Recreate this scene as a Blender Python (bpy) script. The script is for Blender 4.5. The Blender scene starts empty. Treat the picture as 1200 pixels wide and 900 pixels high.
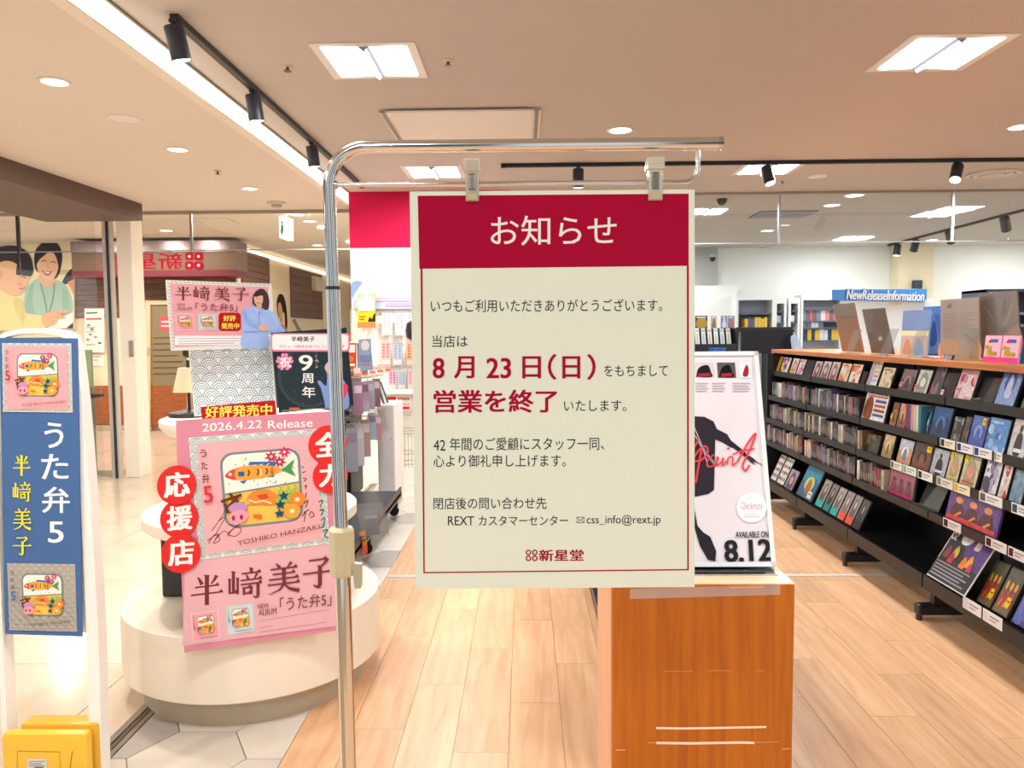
import bpy, bmesh, math, random
from mathutils import Vector, Matrix
random.seed(7)
C = bpy.context.scene.collection
SC = bpy.context.scene

# ------------------------------------------------------------------ camera
F, CX, CY, CAMZ = 900.0, 600.0, 450.0, 1.5
CAM = Vector((0, 0, CAMZ))
yw = Vector(((615 - CX) / F, -(390 - CY) / F, -1.0)).normalized()   # world axes seen in camera space
xw = Vector((1.0, 0.0078, 0.0)); xw = (xw - yw * xw.dot(yw)).normalized()
zw = xw.cross(yw)
cam = bpy.data.cameras.new('camera'); cam.sensor_width = 36; cam.lens = 36 * F / 1200
cam.clip_start = 0.05; cam.clip_end = 200
co = bpy.data.objects.new('camera', cam); C.objects.link(co)
co.matrix_world = Matrix(((xw.x, xw.y, xw.z, 0), (yw.x, yw.y, yw.z, 0), (zw.x, zw.y, zw.z, CAMZ), (0, 0, 0, 1)))
SC.camera = co

def ray(px, py):
    v = Vector(((px - CX) / F, -(py - CY) / F, -1.0))
    return Vector((xw.dot(v), yw.dot(v), zw.dot(v)))
def at_Y(px, py, Y): d = ray(px, py); return CAM + d * (Y / d.y)
def at_Z(px, py, Z): d = ray(px, py); return CAM + d * ((Z - CAMZ) / d.z)
def at_X(px, py, X): d = ray(px, py); return CAM + d * (X / d.x)

# ------------------------------------------------------------------ world, exposure
SC.view_settings.view_transform = 'Standard'; SC.view_settings.look = 'None'
SC.view_settings.gamma = 1.0; SC.view_settings.use_curve_mapping = False
SC.view_settings.exposure = 0.16
W = bpy.data.worlds.new('world'); SC.world = W; W.use_nodes = True
W.node_tree.nodes['Background'].inputs[0].default_value = (0.88, 0.95, 1.0, 1)
W.node_tree.nodes['Background'].inputs[1].default_value = 0.85

ZC, ZM, ZF = 2.888, 2.76, 2.95   # ceiling of the shop, of the mall walk, of the walk past the glass screen
XB = -1.714                 # line between the two
WHITE = (0.92, 0.98, 1.0); WARM = (1.0, 0.92, 0.80); COOL = (0.90, 0.97, 1.0)
def area(loc, sx, sy, power, col, rot=(0, 0, 0), spread=None):
    l = bpy.data.lights.new('area_lamp', 'AREA'); l.shape = 'RECTANGLE'; l.size = sx; l.size_y = sy
    l.energy = power; l.color = col
    if spread: l.spread = spread
    o = bpy.data.objects.new('area_lamp', l); o.location = loc; o.rotation_euler = rot; C.objects.link(o); return o
# lamps under the ceiling of the shop in front, overhead and behind the viewer
LX, LY = (-.77, 2.09, 4.95), (-1.4, 1.3, 4.0, 6.7)
for x in LX:
    for y in LY: area((x, y, ZC - .016), .42, .42, 36, WHITE)
for x in (2.09, 4.95, 7.8):
    for y in (9.4, 11.8): area((x, y, ZC - .016), .42, .42, 27, COOL)
def disk(loc, size, power, col):
    o = area(loc, size, size, power, col); o.data.shape = 'DISK'; return o
for x in (-2.6, -5.2):      # mall walk, beside and behind the viewer
    for y in (-1.2, .8): disk((x, y, ZM - .012), .12, 26, WARM)
for x, y in ((-5.3, 2.6), (-5.3, 5.2)): disk((x, y, ZM - .17), .12, 26, WARM)
for x, y in ((-7.6, 9.0), (-6.4, 10.3), (-8.6, 10.3)): disk((x, y, ZF - .012), .12, 30, WARM)

# ------------------------------------------------------------------ materials
def lin(c):
    if isinstance(c, str): c = tuple(int(c[i:i + 2], 16) for i in (0, 2, 4))
    return tuple(((v / 255) / 12.92 if v / 255 <= .04045 else ((v / 255 + .055) / 1.055) ** 2.4) for v in c)
MATS = {}
def mat(key, rough=.6, metal=0.0, spec=.5, coat=0.0, noise=.05, nscale=18, bump=0.0):
    """Colour from the mesh's own colour attribute, with a little procedural grain."""
    if key in MATS: return MATS[key]
    m = bpy.data.materials.new(key); m.use_nodes = True; nt = m.node_tree; b = nt.nodes['Principled BSDF']
    at = nt.nodes.new('ShaderNodeAttribute'); at.attribute_name = 'Col'
    no = nt.nodes.new('ShaderNodeTexNoise'); no.inputs['Scale'].default_value = nscale
    tc = nt.nodes.new('ShaderNodeTexCoord'); nt.links.new(tc.outputs['Object'], no.inputs['Vector'])
    mr = nt.nodes.new('ShaderNodeMapRange'); mr.inputs[3].default_value = 1 - noise; mr.inputs[4].default_value = 1 + noise
    nt.links.new(no.outputs['Fac'], mr.inputs[0])
    mx = nt.nodes.new('ShaderNodeVectorMath'); mx.operation = 'SCALE'
    nt.links.new(at.outputs['Color'], mx.inputs[0]); nt.links.new(mr.outputs[0], mx.inputs['Scale'])
    nt.links.new(mx.outputs[0], b.inputs['Base Color'])
    b.inputs['Roughness'].default_value = rough; b.inputs['Metallic'].default_value = metal
    b.inputs['Specular IOR Level'].default_value = spec; b.inputs['Coat Weight'].default_value = coat
    b.inputs['Coat Roughness'].default_value = .08
    if bump:
        bp = nt.nodes.new('ShaderNodeBump'); bp.inputs['Strength'].default_value = bump; bp.inputs['Distance'].default_value = .002
        nt.links.new(no.outputs['Fac'], bp.inputs['Height']); nt.links.new(bp.outputs[0], b.inputs['Normal'])
    MATS[key] = m; return m
PAPER = mat('paper', .8, spec=.12, noise=.015)
GLOSS = mat('gloss_print', .35, spec=.4, noise=.02)
SLEEVE = mat('sleeve_print', .3, spec=.5, noise=.55, nscale=55)
SATIN = mat('painted', .5, noise=.03, nscale=9)
MATTE = mat('wall_paint', .85, spec=.2, noise=.02, nscale=3, bump=.05)
PLAST = mat('plastic', .35, noise=.04)
METAL = mat('metal', .28, metal=1.0, noise=.03)
CHROME = mat('chrome', .13, metal=1.0, noise=.01)
BLACK = mat('powder_coat', .42, noise=.08, nscale=60, bump=.08)
def emit(key, col, s):
    if key in MATS: return MATS[key]
    m = bpy.data.materials.new(key); m.use_nodes = True; b = m.node_tree.nodes['Principled BSDF']
    b.inputs['Base Color'].default_value = (.8, .8, .8, 1)
    b.inputs['Emission Color'].default_value = (*col, 1); b.inputs['Emission Strength'].default_value = s
    MATS[key] = m; return m
LAMP_W = emit('lamp_white', (.95, .97, 1.0), 7.0)
LAMP_Y = emit('lamp_warm', (1.0, .86, .62), 4.0)
COVE = emit('cove_tube', (1.0, .90, .72), 1.25)
EXITM = emit('exit_lamp', (.45, 1.0, .85), 1.2)
def clear(key, tint, gloss=.12, opac=0.0, rough=.03, fres=.5):
    """Thin clear sheet: mostly see-through, reflecting more at a grazing angle."""
    if key in MATS: return MATS[key]
    m = bpy.data.materials.new(key); m.use_nodes = True; nt = m.node_tree; nt.nodes.clear()
    out = nt.nodes.new('ShaderNodeOutputMaterial'); tr = nt.nodes.new('ShaderNodeBsdfTransparent'); gl = nt.nodes.new('ShaderNodeBsdfGlossy')
    df = nt.nodes.new('ShaderNodeBsdfDiffuse'); m1 = nt.nodes.new('ShaderNodeMixShader'); m2 = nt.nodes.new('ShaderNodeMixShader')
    lw = nt.nodes.new('ShaderNodeLayerWeight'); lw.inputs[0].default_value = .35
    mu = nt.nodes.new('ShaderNodeMath'); mu.operation = 'MULTIPLY_ADD'; mu.inputs[1].default_value = fres; mu.inputs[2].default_value = gloss * .4
    nt.links.new(lw.outputs['Fresnel'], mu.inputs[0])
    tr.inputs[0].default_value = (*tint, 1); gl.inputs['Roughness'].default_value = rough; df.inputs[0].default_value = (*tint, 1)
    m1.inputs[0].default_value = opac
    nt.links.new(tr.outputs[0], m1.inputs[1]); nt.links.new(df.outputs[0], m1.inputs[2])
    nt.links.new(mu.outputs[0], m2.inputs[0]); nt.links.new(m1.outputs[0], m2.inputs[1]); nt.links.new(gl.outputs[0], m2.inputs[2])
    nt.links.new(m2.outputs[0], out.inputs[0]); MATS[key] = m; return m
GLASS = clear('window_glass', (.97, .98, .97), .10)
CLIPM = clear('clip_plastic', (.93, .90, .80), .2, .38, .08, .4)
ACRYL = clear('clear_acrylic', (.93, .94, .94), .15, .04, .03, .25)
WRAP = clear('plastic_wrap', (.95, .95, .95), .10, .03, .2, .10)
GREENGLASS = clear('green_edge_glass', (.55, .75, .62), .1, .25)

def wood_mat(key, c1, c2, c3, scale=(9, .7, 9), rough=.4, rand=.0, rings=5.0, coat=0.0):
    """Grain along the object's Y (or Z by the scale given), a tone of its own for each object."""
    m = bpy.data.materials.new(key); m.use_nodes = True; nt = m.node_tree; b = nt.nodes['Principled BSDF']
    tc = nt.nodes.new('ShaderNodeTexCoord'); mp = nt.nodes.new('ShaderNodeMapping'); mp.inputs['Scale'].default_value = scale
    oi = nt.nodes.new('ShaderNodeObjectInfo')
    ad = nt.nodes.new('ShaderNodeVectorMath'); ad.operation = 'ADD'
    sc = nt.nodes.new('ShaderNodeMath'); sc.operation = 'MULTIPLY'; sc.inputs[1].default_value = 37.0
    nt.links.new(oi.outputs['Random'], sc.inputs[0])
    nt.links.new(tc.outputs['Object'], ad.inputs[0]); nt.links.new(sc.outputs[0], ad.inputs[1]); nt.links.new(ad.outputs[0], mp.inputs['Vector'])
    n1 = nt.nodes.new('ShaderNodeTexNoise'); n1.inputs['Scale'].default_value = rings; n1.inputs['Detail'].default_value = 6; n1.inputs['Distortion'].default_value = .6
    nt.links.new(mp.outputs[0], n1.inputs['Vector'])
    cr = nt.nodes.new('ShaderNodeValToRGB'); e = cr.color_ramp.elements
    e[0].position = .3; e[0].color = (*lin(c1), 1); e[1].position = .7; e[1].color = (*lin(c3), 1)
    k = e.new(.5); k.color = (*lin(c2), 1)
    nt.links.new(n1.outputs['Fac'], cr.inputs[0])
    hs = nt.nodes.new('ShaderNodeHueSaturation'); mr = nt.nodes.new('ShaderNodeMapRange'); mr.inputs[3].default_value = 1 - rand; mr.inputs[4].default_value = 1 + rand
    nt.links.new(oi.outputs['Random'], mr.inputs[0]); nt.links.new(mr.outputs[0], hs.inputs['Value'])
    nt.links.new(cr.outputs[0], hs.inputs['Color']); nt.links.new(hs.outputs[0], b.inputs['Base Color'])
    b.inputs['Roughness'].default_value = rough; b.inputs['Coat Weight'].default_value = coat; b.inputs['Coat Roughness'].default_value = .15
    bp = nt.nodes.new('ShaderNodeBump'); bp.inputs['Strength'].default_value = .12; bp.inputs['Distance'].default_value = .001
    nt.links.new(n1.outputs['Fac'], bp.inputs['Height']); nt.links.new(bp.outputs[0], b.inputs['Normal'])
    return m
FLOORWOOD = wood_mat('floor_wood', 'cd9a72', 'd9a980', 'e1b790', (7, .6, 7), .33, .09, 4.0)
BOXWOOD = wood_mat('cherry_veneer', 'a85405', 'b66006', 'c06a0a', (14, 14, .6), .36, 0, 4.5, .08)
BOXTOP = wood_mat('lit_top_veneer', 'e8c79c', 'f0d3ab', 'f4dcb8', (3, 14, 3), .3, 0, 4)  # box top veneer, the light falling on it put into a paler colour
LITWOOD = wood_mat('lit_side_veneer', 'cf9068', 'd99c74', 'dfa67f', (14, 14, .7), .35, 0, 4)  # same veneer lightened: the side's different lighting is in the colour
SHELFWOOD = wood_mat('shelf_top_wood', 'a85f26', 'bb6f31', 'c98044', (14, .6, 14), .3, 0, 4)
WALLWOOD = wood_mat('panel_wood', '5b3a2a', '74503a', '8a6248', (.9, 9, 12), .5, .06, 4)
COUNTERWOOD = wood_mat('counter_wood', '8d4a22', 'a0562a', 'ac6334', (2, 9, 9), .45, 0, 4)
def stone_mat(key, c1, c2, rough, scale=2.5, rand=.05):
    m = wood_mat(key, c1, c2, c2, (1, 1, 1), rough, rand, scale); return m
MARBLE = stone_mat('mall_marble', 'd8c2ac', 'e2cfbb', .16)
HEXST = stone_mat('hex_stone', 'cfc4b6', 'ddd3c6', .3)
HEXGREY = stone_mat('hex_grey_stone', 'a8a09a', 'b5ada6', .3)

# ------------------------------------------------------------------ mesh building
class G:
    def __init__(s): s.v = []; s.f = []; s.c = []
    def face(s, pts, col):
        i = len(s.v); s.v += [Vector(p) for p in pts]; s.f.append(list(range(i, i + len(pts)))); s.c.append(lin(col)); return s
    def mesh(s, vs, fs, col):
        i = len(s.v); s.v += [Vector(p) for p in vs]; c = lin(col)
        for f in fs: s.f.append([i + k for k in f]); s.c.append(c)
        return s
    def box(s, a, b, col, cols=None):
        (x0, y0, z0), (x1, y1, z1) = a, b
        vs = [(x, y, z) for x in (x0, x1) for y in (y0, y1) for z in (z0, z1)]
        return s.hexa([vs[k] for k in (0, 4, 6, 2, 1, 5, 7, 3)], col)
    def hexa(s, p, col):
        """p: four bottom corners, four top corners, in order round"""
        return s.mesh(p, [(3, 2, 1, 0), (4, 5, 6, 7), (0, 1, 5, 4), (1, 2, 6, 5), (2, 3, 7, 6), (3, 0, 4, 7)], col)
    def obox(s, o, u, v, w, col):
        """box from corner o along vectors u, v, w"""
        o, u, v, w = map(Vector, (o, u, v, w))
        return s.hexa([o, o + u, o + u + v, o + v, o + w, o + u + w, o + u + v + w, o + v + w], col)
    def bbox(s, a, b, col, r=.004):
        """box with chamfered edges"""
        bm = bmesh.new(); bmesh.ops.create_cube(bm, size=1)
        a, b = Vector(a), Vector(b); d = b - a
        for v in bm.verts: v.co = a + Vector(((v.co.x + .5) * d.x, (v.co.y + .5) * d.y, (v.co.z + .5) * d.z))
        bmesh.ops.bevel(bm, geom=bm.edges[:], offset=r, segments=2, affect='EDGES', profile=.5)
        bm.verts.index_update()
        s.mesh([v.co.copy() for v in bm.verts], [[v.index for v in f.verts] for f in bm.faces], col); bm.free(); return s
    def tube(s, path, r, col, n=12, cap=True):
        path = [Vector(p) for p in path]; rs = r if isinstance(r, (list, tuple)) else [r] * len(path)
        rings = []; ref = None
        for i, p in enumerate(path):
            t = (path[min(i + 1, len(path) - 1)] - path[max(i - 1, 0)]).normalized()
            if ref is None: ref = Vector((0, 0, 1)) if abs(t.z) < .9 else Vector((1, 0, 0))
            a = t.cross(ref).normalized(); ref = a.cross(t)
            rings.append([p + (a * math.cos(q) + ref * math.sin(q)) * rs[i] for q in (2 * math.pi * k / n for k in range(n))])
        vs = [q for rg in rings for q in rg]; fs = []
        for i in range(len(rings) - 1):
            for k in range(n): fs.append((i * n + k, i * n + (k + 1) % n, (i + 1) * n + (k + 1) % n, (i + 1) * n + k))
        if cap: fs += [tuple(range(n))[::-1], tuple(range((len(rings) - 1) * n, len(rings) * n))]
        return s.mesh(vs, fs, col)
    def lathe(s, c, prof, col, n=40):
        c = Vector(c); vs = []; fs = []
        for r, z in prof: vs += [c + Vector((r * math.cos(2 * math.pi * k / n), r * math.sin(2 * math.pi * k / n), z)) for k in range(n)]
        for i in range(len(prof) - 1):
            for k in range(n): fs.append((i * n + k, i * n + (k + 1) % n, (i + 1) * n + (k + 1) % n, (i + 1) * n + k))
        fs += [tuple(range(n))[::-1], tuple(range((len(prof) - 1) * n, len(prof) * n))]
        return s.mesh(vs, fs, col)
    def prism(s, pts, d, col):
        """flat outline pts pushed along vector d"""
        pts = [Vector(p) for p in pts]; d = Vector(d); n = len(pts)
        return s.mesh(pts + [p + d for p in pts], [tuple(range(n)), tuple(range(n, 2 * n))[::-1]] + [(k, (k + 1) % n, n + (k + 1) % n, n + k) for k in range(n)], col)
    def build(s, name, m, parent=None, smooth=False, fix=True):
        if parent is not None:
            o0 = wloc(parent)
        elif s.v:
            o0 = Vector((sum(v.x for v in s.v) / len(s.v), sum(v.y for v in s.v) / len(s.v), min(v.z for v in s.v)))
        me = bpy.data.meshes.new(name); me.from_pydata([v - o0 for v in s.v], [], s.f)
        at = me.color_attributes.new('Col', 'FLOAT_COLOR', 'CORNER'); buf = []
        for f, c in zip(s.f, s.c): buf += [c[0], c[1], c[2], 1.0] * len(f)
        at.data.foreach_set('color', buf)
        me.materials.append(m)
        if fix:
            bm = bmesh.new(); bm.from_mesh(me); bmesh.ops.recalc_face_normals(bm, faces=bm.faces[:]); bm.to_mesh(me); bm.free()
        o = bpy.data.objects.new(name, me); C.objects.link(o)
        if smooth:
            me.shade_smooth()
            try: me.set_sharp_from_angle(angle=math.radians(38))
            except Exception: pass
        if parent is None: o.location = o0
        else: o.parent = parent
        return o
def wloc(o):
    l = Vector((0, 0, 0))
    while o is not None: l += o.location; o = o.parent
    return l
def tag(o, label=None, cat=None, group=None, kind=None):
    if label: o['label'] = label
    if cat: o['category'] = cat
    if group: o['group'] = group
    if kind: o['kind'] = kind
    return o
def thing(name, label, cat, loc, group=None):
    o = bpy.data.objects.new(name, None); o.empty_display_size = .05; C.objects.link(o); o.location = loc
    return tag(o, label, cat, group)
def struct(g, name, m, parent=None):
    o = g.build(name, m, parent)
    if parent is None: o['kind'] = 'structure'
    return o
ORD = ['zeroth', 'first', 'second', 'third', 'fourth', 'fifth', 'sixth', 'seventh', 'eighth', 'ninth', 'tenth', 'eleventh', 'twelfth']
def nth(n):
    if n < 13: return ORD[n]
    return f"{n}{'th' if 10 < n % 100 < 14 else {1: 'st', 2: 'nd', 3: 'rd'}.get(n % 10, 'th')}"

# ------------------------------------------------------------------ flat print
FONTC = {}
def glyphs(text):
    k = text
    if k not in FONTC:
        c = bpy.data.curves.new('t', 'FONT'); c.body = text; c.resolution_u = 3
        o = bpy.data.objects.new('t', c); C.objects.link(o)
        me = bpy.data.meshes.new_from_object(o.evaluated_get(bpy.context.evaluated_depsgraph_get()))
        vs = [(v.co.x, v.co.y) for v in me.vertices]; fs = [tuple(p.vertices) for p in me.polygons]
        bpy.data.objects.remove(o); bpy.data.meshes.remove(me); bpy.data.curves.remove(c)
        x0 = min(v[0] for v in vs); x1 = max(v[0] for v in vs); y0 = min(v[1] for v in vs); y1 = max(v[1] for v in vs)
        FONTC[k] = ([((x - x0) / (x1 - x0), (y1 - y) / max(y1 - y0, 1e-6)) for x, y in vs], fs)
    return FONTC[k]
def spline(pts, n=6, closed=True):
    out = []; N = len(pts)
    for i in range(N if closed else N - 1):
        g = (lambda k: pts[k % N]) if closed else (lambda k: pts[max(0, min(N - 1, k))])
        p0, p1, p2, p3 = g(i - 1), g(i), g(i + 1), g(i + 2)
        for k in range(n):
            t = k / n
            out.append(tuple(.5 * (2 * p1[a] + (p2[a] - p0[a]) * t + (2 * p0[a] - 5 * p1[a] + 4 * p2[a] - p3[a]) * t * t + (3 * p1[a] - p0[a] - 3 * p2[a] + p3[a]) * t ** 3) for a in (0, 1)))
    if not closed: out.append(pts[-1])
    return out
class Print:
    """Ink on a flat sheet. f maps drawing coordinates (y down) to a point of the sheet; n is the sheet's outward normal."""
    def __init__(s, f, n, e=.00025, base=.0006): s.f = f; s.n = Vector(n).normalized(); s.e = e; s.k = 0; s.g = G(); s.base = base; s.st = []
    def P(s, a, b): return Vector(s.f(a, b)) + s.n * (s.base + s.e * s.k)
    def push(s, h): s.st.append(s.f); f = s.f; s.f = lambda a, b: f(*h(a, b))
    def pop(s): s.f = s.st.pop()
    def poly(s, pts, col): s.k += 1; s.g.face([s.P(*p) for p in pts], col); return s
    def rect(s, x0, y0, x1, y1, col): return s.poly([(x0, y0), (x1, y0), (x1, y1), (x0, y1)], col)
    def rrect(s, x0, y0, x1, y1, r, col, ry=None):
        ry = ry or r; pts = []
        for cx, cy, a in ((x1 - r, y0 + ry, -90), (x1 - r, y1 - ry, 0), (x0 + r, y1 - ry, 90), (x0 + r, y0 + ry, 180)):
            pts += [(cx + r * math.cos(math.radians(a + t)), cy + ry * math.sin(math.radians(a + t))) for t in (0, 22, 45, 68, 90)]
        return s.poly(pts, col)
    def ell(s, cx, cy, rx, ry, col, n=20, rot=0):
        c, d = math.cos(rot), math.sin(rot)
        return s.poly([(cx + rx * math.cos(t) * c - ry * math.sin(t) * d, cy + rx * math.cos(t) * d + ry * math.sin(t) * c) for t in (2 * math.pi * k / n for k in range(n))], col)
    def spl(s, pts, col, n=5): return s.poly(spline(pts, n), col)
    def line(s, pts, w, col, smooth=False, closed=False):
        if smooth: pts = spline(pts, 5, closed)
        ws = w if isinstance(w, (list, tuple)) else None
        s.k += 1; N = len(pts); L = []; R = []
        for i, p in enumerate(pts):
            a = pts[(i - 1) % N] if closed else pts[max(i - 1, 0)]; b = pts[(i + 1) % N] if closed else pts[min(i + 1, N - 1)]
            dx, dy = b[0] - a[0], b[1] - a[1]; q = math.hypot(dx, dy) or 1
            hw = (w if not ws else ws[0] + (ws[1] - ws[0]) * i / max(N - 1, 1)) / 2
            L.append((p[0] - dy / q * hw, p[1] + dx / q * hw)); R.append((p[0] + dy / q * hw, p[1] - dx / q * hw))
        for i in range(N if closed else N - 1):
            j = (i + 1) % N; s.g.face([s.P(*L[i]), s.P(*L[j]), s.P(*R[j]), s.P(*R[i])], col)
        return s
    def text(s, t, x0, y0, x1, y1, col, bold=0.0, sl=0.0, vx=0.0):
        """ink box x0..x1, y0..y1; sl = drop of y along the line, vx = shift of x down the box"""
        vs, fs = glyphs(t); b = bold * (y1 - y0) * .85
        for ox, oy in (((0, 0),) if bold < .004 else ((-b, -b * .5), (b, -b * .5), (-b, b * .5), (b, b * .5), (0, 0))):
            s.k += .35 if bold >= .004 else 1
            s.g.mesh([s.P(x0 + b + ox + u * (x1 - x0 - 2 * b) + v * vx, y0 + b * .5 + oy + v * (y1 - y0 - b) + u * sl) for u, v in vs], fs, col)
        return s
    def star(s, cx, cy, r, r2, n, col, rot=-math.pi / 2, sy=1):
        return s.poly([(cx + (r if k % 2 == 0 else r2) * math.cos(rot + math.pi * k / n), cy + sy * (r if k % 2 == 0 else r2) * math.sin(rot + math.pi * k / n)) for k in range(2 * n)], col)
    def build(s, name, parent, m=None): return s.g.build(name, m or PAPER, parent, fix=False)
def plane_f(p0, p1, p2):
    """photo measurements -> the plane through three world points"""
    n = (p1 - p0).cross(p2 - p0).normalized()
    if n.dot(CAM - p0) < 0: n = -n
    def f(px, py):
        d = ray(px, py); return CAM + d * ((p0 - CAM).dot(n) / d.dot(n))
    return f, n
def quad_f(tl, tr, bl):
    """0..1 coordinates (y down) -> the sheet with these corners"""
    tl, tr, bl = Vector(tl), Vector(tr), Vector(bl)
    n = (bl - tl).cross(tr - tl).normalized()
    return (lambda a, b: tl + (tr - tl) * a + (bl - tl) * b), n
def persp(tl, tr, br, bl):
    """0..1 square -> four measured corners (bilinear)"""
    return lambda u, v: (tl[0] * (1 - u) * (1 - v) + tr[0] * u * (1 - v) + br[0] * u * v + bl[0] * (1 - u) * v,
                         tl[1] * (1 - u) * (1 - v) + tr[1] * u * (1 - v) + br[1] * u * v + bl[1] * (1 - u) * v)
# thick-and-thin brush lettering of the poster names, drawn stroke by stroke in a 100 x 100 cell
def mincho(p, ch, h, col):
    p.push(h)
    def H(x0, y, x1, w=5):
        p.rect(x0, y - w / 2, x1 - 3, y + w / 2, col); p.poly([(x1 - 13, y - w / 2), (x1 - 5, y - 9), (x1, y + w / 2), (x1 - 12, y + w / 2)], col)
    def V(x, y0, y1, w=11): p.poly([(x - w / 2 - 2, y0 - 2), (x + w / 2 + 2, y0 + 2), (x + w / 2, y0 + 6), (x + w / 2, y1), (x - w / 2, y1), (x - w / 2, y0 + 5)], col)
    def S(pts, a, b): p.line(spline(pts, 5, False), [a, b], col)
    if ch == 'half':
        S([(24, 8), (30, 18), (36, 32)], 4, 12); S([(78, 8), (72, 20), (62, 33)], 12, 4); H(16, 39, 86); H(4, 62, 97); V(50, 3, 98, 12)
    elif ch == 'child':
        H(20, 12, 74); S([(76, 12), (66, 24), (54, 34)], 10, 5); V(52, 30, 90, 11); S([(54, 92), (44, 93), (33, 86)], 11, 3); H(2, 50, 98)
    elif ch == 'beauty':
        S([(28, 2), (33, 8), (39, 17)], 3, 10); S([(72, 2), (67, 8), (60, 17)], 10, 3); H(12, 19, 90); H(18, 35, 84); H(8, 51, 94); V(50, 20, 52, 10); H(4, 67, 97)
        S([(52, 54), (48, 72), (36, 86), (8, 97)], 11, 2); S([(52, 68), (66, 84), (94, 95)], 3, 13)
    else:
        V(16, 6, 74, 9); V(5, 28, 76, 7); V(28, 28, 80, 7); H(4, 74, 29); V(67, 1, 15, 9); H(40, 17, 96); S([(52, 21), (56, 28), (58, 36)], 3, 8); S([(84, 21), (80, 28), (76, 36)], 8, 3)
        H(37, 38, 99); H(37, 51, 99); V(46, 60, 84, 7); V(67, 60, 84, 7); H(44, 62, 70); H(44, 80, 70); V(86, 51, 92, 9); S([(87, 93), (80, 96), (72, 90)], 9, 2)
    p.pop()
def cell(x0, y0, x1, y1, sl=0.0, vx=0.0): return lambda a, b: (x0 + (x1 - x0) * a / 100 + vx * b / 100, y0 + (y1 - y0) * b / 100 + sl * a / 100)
NAME4 = ('half', 'cape', 'beauty', 'child')
def seig(p, cx, cy, r, bx, ink, paper, w, hi=1.0):
    """one fan of the wave pattern: paper disc and rings, kept inside the box bx"""
    cl = lambda pts: [(min(max(a, bx[0]), bx[2]), min(max(b, bx[1]), bx[3])) for a, b in pts]
    pts = [(cx + r * math.cos(t), cy - hi * r * math.sin(t)) for t in (math.pi * k / 12 for k in range(13))]
    p.g.face([p.P(*q) for q in cl(pts)], paper); p.k += .2
    for q in (.95, .71, .47, .23):
        arc = [(cx + r * q * math.cos(t), cy - hi * r * q * math.sin(t)) for t in (math.pi * k / 9 for k in range(10))]
        arc = [v for v in arc if bx[0] < v[0] < bx[2] and bx[1] < v[1] < bx[3]]
        if len(arc) > 1: p.line(arc, w, ink); p.k -= 1
    p.k -= .2
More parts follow.
